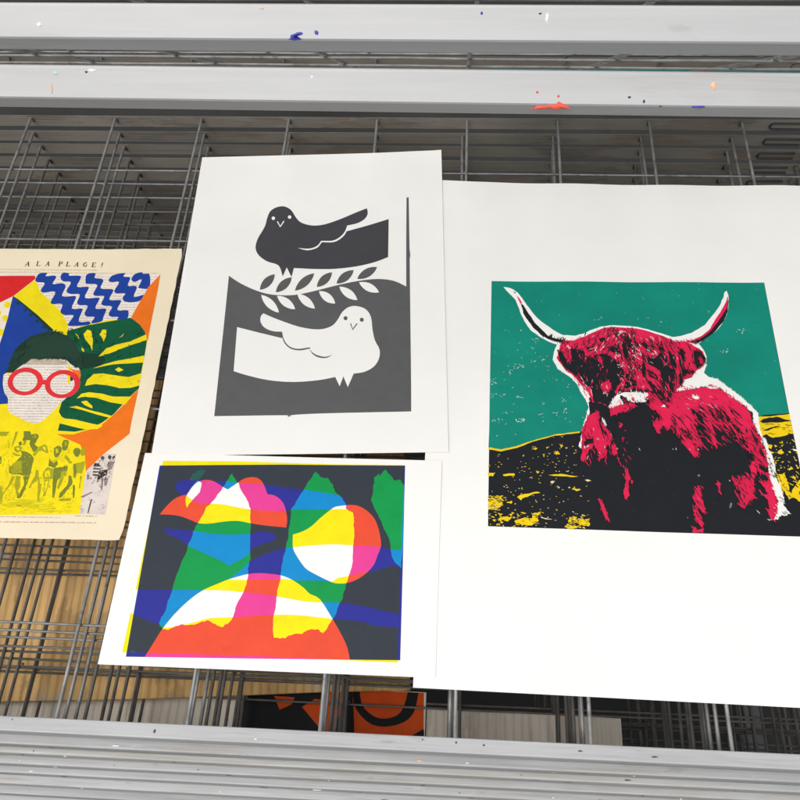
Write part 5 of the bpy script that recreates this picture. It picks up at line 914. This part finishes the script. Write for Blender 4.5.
for r_ in raised:
    sl = r_[1]['front_bar'].material_slots[0]; sl.link = 'OBJECT'; sl.material = M['galv3']
    sl = r_[1]['rear_bar'].material_slots[0]; sl.link = 'OBJECT'; sl.material = M['shadesteel']
b1, b2 = raised[0][1]['front_bar'], raised[1][1]['front_bar']
swirl = [(-1, -1), (-.75, -.1), (-.2, .6), (.4, .95), (1, .8), (.9, .35), (.3, .3), (-.1, 0), (-.3, -.5), (.4, -.75), (.8, -.9), (.3, -1)]
smear = [(-1, -.7), (-.6, -.2), (-.2, -.25), (.1, .1), (.35, .05), (.5, .9), (.62, .5), (.85, .1), (1, -.8), (.4, -1), (-.4, -1)]
RPX = [('paint_smear', 'paint_red', 1, 0.039, 0.0179, 0.0042, 0.029, 1, 1), ('paint_fleck', 'paint_red', 1, 0.033, 0.0016, 0.0013, 0.412, 2, 0), ('paint_fleck', 'paint_red', 1, 0.0425, 0.0016, 0.0017, 0.301, 3, 0), ('paint_fleck', 'paint_orange', 1, 0.1095, 0.0037, 0.0042, 0.669, 4, 0), ('paint_fleck', 'paint_blue', 1, 0.104, 0.0063, 0.0013, 0.029, 5, 0), ('paint_fleck', 'paint_dark', 1, 0.0735, 0.0021, 0.0013, 0.294, 6, 0), ('paint_fleck', 'paint_dark', 1, 0.08, 0.0016, 0.0021, 0.176, 7, 0), ('paint_fleck', 'paint_white', 1, -0.168, 0.0053, 0.0021, 0.919, 8, 0), ('paint_fleck', 'paint_dark', 1, -0.171, 0.0021, 0.0013, 0.868, 9, 0), ('paint_fleck', 'paint_orange', 1, -0.188, 0.0013, 0.0063, 0.316, 10, 0), ('paint_fleck', 'paint_green', 1, -0.1855, 0.0032, 0.0021, 0.824, 11, 0), ('paint_fleck', 'paint_white', 1, -0.0675, 0.0016, 0.0017, 0.794, 12, 0), ('paint_fleck', 'paint_dark', 1, 0.0875, 0.0016, 0.0008, 0.029, 13, 0), ('paint_mark', 'paint_blue', 2, -0.07, 0.0074, 0.0033, 0.147, 14, 0), ('paint_fleck', 'paint_blue', 2, -0.061, 0.0021, 0.0029, 0.243, 15, 0), ('paint_fleck', 'paint_blue', 2, 0.0095, 0.0018, 0.0015, 0.838, 16, 0), ('paint_fleck', 'paint_white', 2, 0.037, 0.0021, 0.0054, 0.721, 17, 0), ('paint_fleck', 'paint_white', 2, -0.183, 0.0032, 0.0021, 0.426, 18, 0), ('paint_fleck', 'paint_dark', 2, 0.034, 0.0021, 0.001, 0.831, 19, 0), ('paint_fleck', 'paint_orange', 2, -0.0845, 0.0026, 0.0008, 0.934, 20, 0)]
for nm, mm, bar, px, w, h, v, sd, shp in RPX:
    splash(b1 if bar == 1 else b2, nm, M[mm], px, w, h, 'front', v, sd, (smear if nm == 'paint_smear' else swirl if nm == 'paint_mark' else None))
fb = main_parts['front_bar']
for i, (x, v, mm, w, h) in enumerate(((-.247, .45, 'paint_dark', .0028, .004), (-.02, .85, 'paint_blue', .0016, .0016), (.008, .7, 'paint_dark', .0016, .003), (.031, .6, 'paint_dark', .002, .002), (.11, .5, 'paint_dark', .004, .0014), (-.16, .2, 'paint_white', .003, .0014), (.17, .3, 'paint_dark', .006, .0012), (-.372, .9, 'paint_dark', .0016, .0014))):
    splash(fb, 'paint_fleck', M[mm], x, w, h, 'top', v, 50+i)
bm = bmesh.new(); tube(bm, [(WX[9]+.0006, .232-HY, -.0017-HZ), (WX[9]+.0006, .226-HY, -.0017-HZ), (WX[9]+.0006, .219-HY, -.0017-HZ)], .0022, 8)
link('paint_fleck', bm_mesh(bm, 'paint_fleck'), main_parts['long_wires'], (M['paint_yellow'],))
rf = random.Random(81)
for i, bar in enumerate(lower_bars[:7]):           # dried flecks on the outer faces of the closed shelves
    for q in range(12):
        mm = rf.choice(('paint_dark', 'paint_dark', 'paint_dark', 'paint_dark', 'paint_white', 'paint_white', 'paint_dark', 'paint_blue', 'paint_orange'))
        wd = rf.uniform(.001, .0035) if rf.random() < .75 else rf.uniform(.004, .012)
        splash(bar, 'paint_fleck', M[mm], rf.uniform(-.42, .33), wd, rf.uniform(.0007, .0016), 'front' if q % 3 else 'top', rf.uniform(.45, .95) if q % 3 else .1, 300+i*20+q)


# ------------------------------------------------------------------ sheets of paper
def cow_lift(u, v):
    z = 2.6*math.exp(-(max(u, -20)/40)**2-(max(v, 0)/60)**2)
    t = max(0, min(1, (u-190)/210)); z += 2.6*t*t*math.exp(-(max(v, 0)/130)**2)
    q = max(0, min(1, (u-15)/60)); z += q*.6*math.sin(2*math.pi*(u-20)/114)*math.exp(-(v/330)**2)
    return z+.22*math.sin(u/58)*math.sin(v/70+.6)+.3

def to_local(key, X, Y):
    x, y, a, z = SHEET[key]; dx, dy = X-x, Y-y; c, s = math.cos(a), math.sin(a)
    return (dx*c+dy*s)*1000, -(-dx*s+dy*c)*1000

def height(key, u, v):
    x, y, a, zz = SHEET[key]
    if key == 'cow': return cow_lift(u, v)
    c, s = math.cos(a), math.sin(a)
    X = x+(u*c-v*s*-1*0)/1000 if False else x+(u*c+v*s)/1000
    Y = y+(u*s-v*c)/1000
    if key == 'dove':
        cu, cv = to_local('cow', X, Y)
        lift = 2.6*math.exp(-((cu)/60)**2-(max(cv, -30)/60)**2) if cu < 0 else cow_lift(cu, cv)-.2
        return .75+lift+.2*math.sin(u/47+1)*math.sin(v/60)
    if key == 'colour':
        return .9+.2*math.sin(u/40)*math.sin(v/50+2)
    if key == 'page':
        return .5+.25*math.sin(u/38+.4)*math.cos(v/52)+1.1*math.exp(-((u-275)/60)**2-(v/60)**2)
    return .3

def paper_mesh(name, key, w, h, th=.28, step=11, outline=None):
    """Closed sheet following height(); outline(u, v, edge) nudges the border."""
    nx, ny = max(2, round(w/step)), max(2, round(h/step))
    bm = bmesh.new(); top = {}; bot = {}
    for i in range(nx+1):
        for j in range(ny+1):
            u, v = w*i/nx, h*j/ny
            if outline and (i in (0, nx) or j in (0, ny)):
                u, v = outline(u, v, i == nx, j == ny)
            z = height(key, u, v)
            top[i, j] = bm.verts.new((u/1000, -v/1000, z/1000)); bot[i, j] = bm.verts.new((u/1000, -v/1000, (z-th)/1000))
    for i in range(nx):
        for j in range(ny):
            f = bm.faces.new((top[i, j], top[i, j+1], top[i+1, j+1], top[i+1, j])); f.smooth = True
            f = bm.faces.new((bot[i, j], bot[i+1, j], bot[i+1, j+1], bot[i, j+1])); f.smooth = True
    for i in range(nx):
        bm.faces.new((top[i, 0], top[i+1, 0], bot[i+1, 0], bot[i, 0])); bm.faces.new((top[i+1, ny], top[i, ny], bot[i, ny], bot[i+1, ny]))
    for j in range(ny):
        bm.faces.new((top[0, j+1], top[0, j], bot[0, j], bot[0, j+1])); bm.faces.new((top[nx, j], top[nx, j+1], bot[nx, j+1], bot[nx, j]))
    for e in bm.edges:
        if len(e.link_faces) == 2 and e.link_faces[0].smooth != e.link_faces[1].smooth: e.smooth = False
    bm.normal_update()
    return bm_mesh(bm, name)

def smooth_closed(P, sub=3, corner=50):
    n = len(P); out = []
    def turn(i):
        a, b, c = P[i-1], P[i], P[(i+1) % n]
        x = math.atan2(c[1]-b[1], c[0]-b[0])-math.atan2(b[1]-a[1], b[0]-a[0])
        return abs((x+math.pi) % (2*math.pi)-math.pi)
    sharp = [turn(i) > R(corner) for i in range(n)]
    for i in range(n):
        p1, p2 = P[i], P[(i+1) % n]
        p0 = P[i-1] if not sharp[i] else (2*p1[0]-p2[0], 2*p1[1]-p2[1])
        p3 = P[(i+2) % n] if not sharp[(i+1) % n] else (2*p2[0]-p1[0], 2*p2[1]-p1[1])
        for k in range(sub):
            t = k/sub
            q = []
            for d in (0, 1):
                a, b, c, e = p0[d], p1[d], p2[d], p3[d]
                q.append(.5*((2*b)+(-a+c)*t+(2*a-5*b+4*c-e)*t*t+(-a+3*b-3*c+e)*t**3))
            out.append(tuple(q))
    return out

def parse(s): return [tuple(float(q) for q in p.split(',')) for p in s.split()]

def clean(P, eps=.02):
    out = []
    for p in P:
        if not out or math.hypot(p[0]-out[-1][0], p[1]-out[-1][1]) > eps: out.append(p)
    while len(out) > 2 and math.hypot(out[0][0]-out[-1][0], out[0][1]-out[-1][1]) <= eps: out.pop()
    return out

def inside(P, x, y):
    c = False; n = len(P); j = n-1
    for i in range(n):
        (xi, yi), (xj, yj) = P[i], P[j]
        if (yi > y) != (yj > y) and x < (xj-xi)*(y-yi)/(yj-yi)+xi: c = not c
        j = i
    return c

def lay_ink(key, polys, parent, w, h, resolve, lift=.10, grid=24.0, clip=None, marks=(), allow=None):
    """Print polygons (painter's order) onto a sheet as ONE planar subdivision, so no two ink faces overlap.
    resolve(list of (part, colour)) -> (part, material key) or None.
    marks: small strokes laid over it, each a hair (0.3 micrometre) above the one before;
    allow(list below, mark) -> whether to keep that mark."""
    V, Es = [], []
    for part, cname, P in polys:
        s = len(V); n = len(P); V += [Vector(p) for p in P]; Es += [(s+i, s+(i+1) % n) for i in range(n)]
    boxes = [(min(p[0] for p in P), max(p[0] for p in P), min(p[1] for p in P), max(p[1] for p in P)) for _, _, P in polys]
    def under(x, y):
        return [(polys[i][0], polys[i][1]) for i, b in enumerate(boxes) if b[0] <= x <= b[1] and b[2] <= y <= b[3] and inside(polys[i][2], x, y)]
    x0 = min(b[0] for b in boxes)-1; x1 = max(b[1] for b in boxes)+1; y0 = min(b[2] for b in boxes)-1; y1 = max(b[3] for b in boxes)+1
    if clip:
        s = len(V); V += [Vector(p) for p in ((.6, .6), (w-.6, .6), (w-.6, h-.6), (.6, h-.6))]; Es += [(s, s+1), (s+1, s+2), (s+2, s+3), (s+3, s)]
    g = math.floor(x0/grid)*grid+1.37
    while g < x1:
        s = len(V); V += [Vector((g, y0)), Vector((g, y1))]; Es.append((s, s+1)); g += grid
    g = math.floor(y0/grid)*grid+1.13
    while g < y1:
        s = len(V); V += [Vector((x0, g)), Vector((x1, g))]; Es.append((s, s+1)); g += grid
    ov, oe, of = delaunay_2d_cdt(V, Es, [], 0, 1e-4, False)[:3]
    groups = {}
    for f in of:
        cx = sum(ov[i].x for i in f)/len(f); cy = sum(ov[i].y for i in f)/len(f)
        if clip and not (.6 < cx < w-.6 and .6 < cy < h-.6): continue
        L = under(cx, cy)
        if not L: continue
        r = resolve(L)
        if r is None: continue
        groups.setdefault(r[0], []).append(([(i, ov[i].x, ov[i].y, lift) for i in f], r[1]))
    z = lift+.02
    for q, (part, mk, P) in enumerate(marks):
        cx = sum(p[0] for p in P)/len(P); cy = sum(p[1] for p in P)/len(P)
        if clip and not (min(p[0] for p in P) > .6 and max(p[0] for p in P) < w-.6 and min(p[1] for p in P) > .6): continue
        if allow and not allow(under(cx, cy), mk): continue
        z += .0003
        groups.setdefault(part, []).append(([(('m', q, i), p[0], p[1], z) for i, p in enumerate(P)], mk))
    objs = {}
    for part, fl in groups.items():
        me = bpy.data.meshes.new(part); idx = {}; verts = []; faces = []; mi = []; slots = []
        for f, mk in fl:
            q = []
            for i, u, v, lz in f:
                if i not in idx:
                    idx[i] = len(verts); verts.append((u/1000, -v/1000, (height(key, u, v)+lz)/1000))
                q.append(idx[i])
            area = sum(verts[a][0]*verts[b][1]-verts[b][0]*verts[a][1] for a, b in zip(q, q[1:]+q[:1]))
            if area < 0: q.reverse()
            if mk not in slots: slots.append(mk)
            faces.append(q); mi.append(slots.index(mk))
        me.from_pydata(verts, [], faces)
        for s in slots: me.materials.append(M[s])
        me.polygons.foreach_set('material_index', mi); me.update()
        o = bpy.data.objects.new(part, me); col.objects.link(o); o.parent = parent
        objs[part] = o
    return objs

def prep(key, rows, seed, rough_unit=1.0, sub=3):
    rnd = random.Random(seed); out = []
    for part, cname, sm, rough, s in rows:
        P = clean(parse(s))
        if len(P) < 3: continue
        if sm: P = smooth_closed(P, sub, 50 if sm == 1 else 130)
        if rough: P = fractal(P, rough*rough_unit, rnd, 2)
        out.append([part, cname, clean(P)])
    return out

def top_of(prefix=''):
    return lambda L: (L[-1][0], prefix+L[-1][1])

def sheet(key, name, w, h, m, label, category, group, outline=None, th=.28):
    x, y, a, z = SHEET[key]
    o = link(name, paper_mesh(name, key, w, h, th, outline=outline), None, (m,))
    o.location = (x, y, z); o.rotation_euler = (0, 0, a)
    return tag(o, label, category, group)

GRP = 'screen prints drying on the rack'
# -- doves (lies over the left edge of the cow sheet)
dove = sheet('dove', 'art_print', 297, 420, M['paper'], 'white sheet printed with one dark dove and one white dove and leaf sprig', 'print', GRP)
lay_ink('dove', prep('dove', ART['dove'], 3, 1, 3), dove, 297, 420, top_of())

# -- overlapping colours
colr = sheet('colour', 'art_print', 297.2, 210.8, M['paper'], 'white sheet printed with overlapping cyan, magenta and yellow torn shapes', 'print', GRP)
def cmy(L):
    c = {'C': False, 'M': False, 'Y': False}; K = False
    for part, op in L:
        if op == '+K': K = True
        else: c[op[1]] = op[0] == '+' if op[0] == '-' else True
    for part, op in L:
        if op[0] == '-': c[op[1]] = False
    s = ''.join(q for q in 'CMY' if c[q])
    if not s: return None
    if K and s == 'CMY': s = 'K'
    return ('printed_picture', 'ov_'+s)
lay_ink('colour', prep('colour', ART['colour'], 11, 1.1, 3), colr, 297.2, 210.8, cmy, clip=True)

# -- highland cow
cow = sheet('cow', 'art_print', 470, 598.7, M['paper'], 'large white sheet printed with a crimson long haired horned cow on teal', 'print', GRP)
crow = prep('cow', ART['cow'], 21, 1.3, 2)
rnd = random.Random(77)
def blade(x, y, ang, ln, wd, bend=0.0, flat=False):
    """A tapering hair or brush mark as a small polygon."""
    A, B = [], []
    for i in range(5):
        t = i/4; a = ang+bend*(t-.5)
        px, py = x+math.cos(a)*ln*(t-.5), y+math.sin(a)*ln*(t-.5)
        hw = wd/2*(math.sin(math.pi*min(1, t*.85+.15))**.7) if not flat else wd/2*(1-abs(2*t-1)**2)
        hw = max(hw, .03)*(1+rnd.uniform(-.3, .3))
        A.append((px-math.sin(a)*hw, py+math.cos(a)*hw)); B.append((px+math.sin(a)*hw, py-math.cos(a)*hw))
    return A+B[::-1]
cmarks = []
for pol, cname, n, ang, spr, l0, l1, w0, w1 in FIELDS:
    pol = parse(pol); us = [p[0] for p in pol]; vs_ = [p[1] for p in pol]; made = tries = 0
    while made < n and tries < n*30:
        tries += 1
        u, v = rnd.uniform(min(us), max(us)), rnd.uniform(min(vs_), max(vs_))
        if not inside(pol, u, v): continue
        a = R(ang+rnd.gauss(0, spr)); ln = rnd.uniform(l0, l1)
        cmarks.append(['printed_sky' if cname == 'palesky' else 'printed_picture' if cname in ('pale', 'yellow') else 'printed_cow', cname, clean(blade(u, v, a, ln, rnd.uniform(w0, w1), rnd.uniform(-.6, .6)))])
        made += 1
pale = [P for part, cname, P in crow if part == 'printed_cow' and cname == 'white' and 12 < max(p[0] for p in P)-min(p[0] for p in P) < 70]
for part, cname, P in list(crow):                  # shaggy edges: hairs across the outline of every patch
    if part != 'printed_cow' or cname not in ('crimson', 'black', 'white') or len(P) < 8: continue
    per = sum(math.hypot(P[i][0]-P[i-1][0], P[i][1]-P[i-1][1]) for i in range(len(P)))
    if per < 18: continue
    us = [p[0] for p in P]; vs_ = [p[1] for p in P]; big = max(us)-min(us) > 120
    for q in range(0 if max(vs_) < 228 else int(per/(2.6 if cname != 'white' else 2.2))):
        i = rnd.randrange(len(P)); t = rnd.random(); u = P[i-1][0]+(P[i][0]-P[i-1][0])*t; v = P[i-1][1]+(P[i][1]-P[i-1][1])*t
        if v < 224 or cname != 'white' and any(inside(m_, u, v) for m_ in pale): continue
        if cname == 'white' or big:
            if v < 255 and cname != 'crimson': continue                  # horns and brow keep a clean edge
            ln, wd = rnd.uniform(1.2, 3.2), rnd.uniform(.3, .7)
        else: ln, wd = rnd.uniform(2.5, 7.5), rnd.uniform(.4, 1.1)
        cmarks.append(['printed_cow', cname, clean(blade(u, v, R((62 if u > 215 else 82)+rnd.gauss(0, 16)), ln, wd, rnd.uniform(-.6, .6)))])
cmarks = [m_ for m_ in cmarks if max(p[1] for p in m_[2]) < 446.5 and min(p[0] for p in m_[2]) > 61]
def cow_allow(L, mk):
    if not L: return False
    top = L[-1][1]
    if mk == 'pink': return L[-1][0] == 'printed_cow'
    if mk == 'white': return L[-1][0] == 'printed_cow' or top == 'teal'
    if mk in ('crimson', 'dred'): return L[-1][0] == 'printed_cow' and top != 'white' or mk == 'crimson' and L[-1][0] == 'printed_cow'
    if mk == 'palesky': return top == 'teal'
    if mk in ('pale', 'yellow'): return L[-1][0] == 'printed_picture'
    return True
lay_ink('cow', crow, cow, 470, 598.7, top_of(), clip=True, marks=cmarks, allow=cow_allow)

# -- page with the bather in red glasses
def page_edge(u, v, right, bottom):
    n = noise.noise(Vector((u*.11, v*.11, 3.1)))
    if u < 1 or right: u += n*1.0-(1.6 if right and (v < 2 or v > 359) else 0)
    if v < 1 or bottom: v += n*.8
    return u, v
page = sheet('page', 'book_page', 275, 361.2, M['page'], 'cream book page overprinted with a bather in red glasses and a green leaf', 'print', GRP, outline=page_edge)
prow = prep('page', ART['page'], 31, 1.0, 3)
rt = random.Random(9); pmarks = []
def text_line(u0, v0, u1, v1, hgt, cname, part, gap=1.2, wmin=1.5, wmax=5.5, jig=.12):
    """A line of small type: word-length dashes broken into uneven letters."""
    L = math.hypot(u1-u0, v1-v0); d = ((u1-u0)/L, (v1-v0)/L); t = 0
    while t < L:
        wl = rt.uniform(wmin, wmax); e = min(L, t+wl); s = t
        while s < e:
            lw = rt.uniform(.35, .75); hh = hgt*rt.choice((.55, .6, .6, .9, 1.0))
            q = [(s, 0), (s+lw, 0), (s+lw*.9, -hh), (s+lw*.1, -hh)]
            pmarks.append([part, 'pg_'+cname, [(u0+d[0]*a-d[1]*b, v0+d[1]*a+d[0]*b) for a, b in q]])
            s += lw+rt.uniform(.18, .3)
        t = e+gap*rt.uniform(.7, 1.4)
for cname, part, a, b, hgt in TEXT:
    text_line(*a, *b, hgt, cname, part, 1.3, 1.5, 6)
def page_allow(L, mk):
    if mk == 'pg_facetype': return bool(L) and L[-1][1] == 'textpaper'
    if mk == 'pg_smalltype': return not L or L[-1][1] == 'textpaper'
    if mk == 'pg_darkgreen': return bool(L) and L[-1][1] == 'leafgreen'
    if mk == 'pg_leafgreen': return bool(L) and L[-1][1] in ('darkgreen', 'yellow') and L[-1][0] == 'printed_leaf'
    if mk == 'pg_hair': return bool(L)
    return bool(L) and L[-1][1] in ('yellow', 'olive', 'olive2', 'olive3', 'photogrey', 'photomid', 'photodark', 'cream2')
for pol, cname, n, ang, spr, l0, l1, w0, w1 in PFIELDS:
    pol = parse(pol); us = [p[0] for p in pol]; vs_ = [p[1] for p in pol]; made = tries = 0
    while made < n and tries < n*30:
        tries += 1
        u, v = rnd.uniform(min(us), max(us)), rnd.uniform(min(vs_), max(vs_))
        if not inside(pol, u, v): continue
        pmarks.append(['printed_leaf' if cname in ('darkgreen', 'leafgreen') else 'printed_face' if cname == 'hair' else 'printed_photo', 'pg_'+cname, clean(blade(u, v, R(ang+rnd.gauss(0, spr)), rnd.uniform(l0, l1), rnd.uniform(w0, w1), rnd.uniform(-.6, .6)))]); made += 1
lay_ink('page', prow, page, 275, 361.2, top_of('pg_'), clip=True, marks=pmarks, allow=page_allow)

# -- things on the lower shelves
def flat_sheet(name, x0, y0, x1, y1, z, th, m, rot=0.0, wave=0.0, pivot=None):
    """A loose board or sheet, origin at its middle, gently uneven."""
    cx, cy = (x0+x1)/2, (y0+y1)/2; w, h = x1-x0, y1-y0
    bm = bmesh.new(); nx, ny = 16, 10; T, Bt = {}, {}
    for i in range(nx+1):
        for j in range(ny+1):
            u, v = -w/2+w*i/nx, -h/2+h*j/ny
            e = 0 if 0 < i < nx and 0 < j < ny else 1
            u += e*noise.noise(Vector((u*9, v*9, z*50)))*.0012; v += e*noise.noise(Vector((v*9, u*9, z*70)))*.0012
            zz = wave*math.sin(u*14)*math.sin(v*11+1)
            T[i, j] = bm.verts.new((u, v, zz+th)); Bt[i, j] = bm.verts.new((u, v, zz))
    for i in range(nx):
        for j in range(ny):
            bm.faces.new((T[i, j], T[i+1, j], T[i+1, j+1], T[i, j+1])); bm.faces.new((Bt[i, j], Bt[i, j+1], Bt[i+1, j+1], Bt[i+1, j]))
    for i in range(nx):
        bm.faces.new((T[i, 0], Bt[i, 0], Bt[i+1, 0], T[i+1, 0])); bm.faces.new((T[i, ny], T[i+1, ny], Bt[i+1, ny], Bt[i, ny]))
    for j in range(ny):
        bm.faces.new((T[0, j], T[0, j+1], Bt[0, j+1], Bt[0, j])); bm.faces.new((T[nx, j], Bt[nx, j], Bt[nx, j+1], T[nx, j+1]))
    bmesh.ops.recalc_face_normals(bm, faces=bm.faces)
    o = link(name, bm_mesh(bm, name), None, (m,)); o.location = (cx, cy, z); o.rotation_euler = (0, 0, rot)
    return o

board = flat_sheet('cardboard_sheet', BX0, BY0, BX1, BY0+.42, -.2205+.0008, .003, M['board'], BROT, .0008)
tag(board, 'brown cardboard sheet on a lower shelf, seen through the wires at left', 'cardboard')
ZS = SHEET['poster'][3]
left_paper = flat_sheet('paper_sheet', -.60, .113, PXL-.001, .56, ZS-.0012, .0006, M['cream_sheet'], R(.25), .0003)
tag(left_paper, 'pale blank sheet under the front edge of the brown cardboard', 'paper')
right_paper = flat_sheet('paper_sheet', PXR+.001, .113, PRR, PRY, ZS-.0012, .0006, M['cream_sheet'], R(-.4), .0003)
tag(right_paper, 'pale blank strip of paper right of the black and orange poster', 'paper')
px, py, pa, pz = SHEET['poster']
poster = flat_sheet('poster', PXL, .113, PXR, PYB, ZS-.0012, .0006, M['cream_sheet'], 0.0, 0.0)
tag(poster, 'black poster with rounded orange shapes on a shelf far below', 'poster')
# its picture, in the poster's own plane
rows = prep('poster', ART['poster'], 41, 1.0, 3)
ox, oy = px-poster.location.x, py-poster.location.y
rows = [[p_, c_, [(a+(ox+(PXR-PXL)/2)*1000, b-(oy-(PYB-.113)/2)*1000) for a, b in P]] for p_, c_, P in rows]
o = lay_ink('poster', rows, poster, (PXR-PXL)*1000, (PYB-.113)*1000, top_of('ps_'), clip=True)
for q in o.values(): q.location = (-(PXR-PXL)/2, (PYB-.113)/2, .0006-.0003)

# sheets left lying on the raised shelves; they shade the back of the rack
def raised_sheet(i, name, x0, x1, d0, d1, m, label, category, th=.0015):
    """Lies on raised shelf i; d is the distance from the hinge along the shelf."""
    root = raised[i][0]
    o = flat_sheet(name, x0, -d1, x1, -d0, 0, th, m, R(.5*((i*7) % 3-1)), .0006)
    Mx = Matrix.Translation(root.location) @ root.rotation_euler.to_matrix().to_4x4()
    o.matrix_world = Mx @ Matrix.Translation((( x0+x1)/2, -(d0+d1)/2, .0035)) @ Matrix.Rotation(R(.5*((i*7) % 3-1)), 4, 'Z')
    return tag(o, label, category)
raised_sheet(1, 'paper_sheet', .03, .40, .04, .15, M['tealpaper'], 'teal sheet seen edge on between the two pale raised bars', 'paper')

# frame of the rack: posts and feet that carry the hinges
rack = empty('rack_frame', (0, 0, -.80))
tag(rack, 'dark steel frame behind the wire shelves with posts at both ends', 'rack frame')
for x in (XL-.05, XR+.05):
    bm = bmesh.new(); prof = rounded(.93, .97, -.0175, .0175, .003)
    vs = [[bm.verts.new((x+q[1], q[0]-.40*(0), z)) for q in prof] for z in (.035, 1.15)]
    for j in range(len(prof)): bm.faces.new((vs[0][j], vs[0][(j+1) % len(prof)], vs[1][(j+1) % len(prof)], vs[1][j]))
    bm.faces.new(vs[0]); bm.faces.new(vs[1][::-1]); bmesh.ops.recalc_face_normals(bm, faces=bm.faces)
    link('post', bm_mesh(bm, 'post'), rack, (M['post'],))
    bm = bmesh.new(); prof = rounded(-.0175, .0175, 0, .035, .003)
    vs = [[bm.verts.new((x+q[0], y, q[1])) for q in prof] for y in (.10, 1.05)]
    for j in range(len(prof)): bm.faces.new((vs[0][j], vs[0][(j+1) % len(prof)], vs[1][(j+1) % len(prof)], vs[1][j]))
    bm.faces.new(vs[0]); bm.faces.new(vs[1][::-1]); bmesh.ops.recalc_face_normals(bm, faces=bm.faces)
    link('foot', bm_mesh(bm, 'foot'), rack, (M['post'],))
bm = bmesh.new(); prism(bm, rounded(.935, .965, .06, .09, .003), XL-.0325, XR+.0325)
link('cross_rail', bm_mesh(bm, 'cross_rail'), rack, (M['post'],))

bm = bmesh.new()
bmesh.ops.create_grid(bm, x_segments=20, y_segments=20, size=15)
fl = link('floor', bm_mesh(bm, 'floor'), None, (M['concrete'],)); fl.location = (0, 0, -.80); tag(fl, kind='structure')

# ------------------------------------------------------------------ light
w = bpy.data.worlds.new('World'); sc.world = w; w.use_nodes = True
nt = w.node_tree; bg = nt.nodes['Background']
sky = nt.nodes.new('ShaderNodeTexSky'); sky.sky_type = 'NISHITA'; sky.sun_disc = False
SUN_EL, SUN_AZ = R(66), R(218)          # azimuth from +y, clockwise: behind the viewer, a little to the left
sky.sun_elevation = SUN_EL; sky.sun_rotation = SUN_AZ; sky.dust_density = 3.0; sky.air_density = 1.0; sky.ozone_density = .6
hs = nt.nodes.new('ShaderNodeHueSaturation'); hs.inputs['Saturation'].default_value = .12     # overcast: little colour left
nt.links.new(sky.outputs['Color'], hs.inputs['Color']); nt.links.new(hs.outputs['Color'], bg.inputs['Color'])
bg.inputs['Strength'].default_value = .12
sd = bpy.data.lights.new('sun', 'SUN'); sd.energy = 1.2; sd.angle = R(40); sd.color = (1, .97, .93)
so = bpy.data.objects.new('sun', sd); col.objects.link(so)
dirv = Vector((math.sin(SUN_AZ)*math.cos(SUN_EL), math.cos(SUN_AZ)*math.cos(SUN_EL), math.sin(SUN_EL)))
so.rotation_euler = dirv.to_track_quat('Z', 'Y').to_euler(); so.location = dirv*4

# ------------------------------------------------------------------ camera
cd = bpy.data.cameras.new('camera'); cam = bpy.data.objects.new('camera', cd); col.objects.link(cam)
cd.lens = CAM_LENS; cd.sensor_width = 36; cd.clip_start = .02; cd.clip_end = 100
ax = [Vector(a) for a in CAM_AXES]
cam.matrix_world = Matrix(((ax[0].x, ax[1].x, ax[2].x, CAM_LOC[0]), (ax[0].y, ax[1].y, ax[2].y, CAM_LOC[1]), (ax[0].z, ax[1].z, ax[2].z, CAM_LOC[2]), (0, 0, 0, 1)))
sc.camera = cam
sc.view_settings.view_transform = 'Standard'; sc.view_settings.look = 'None'; sc.view_settings.gamma = 1
sc.view_settings.exposure = .38
sc.cycles.max_bounces = 8
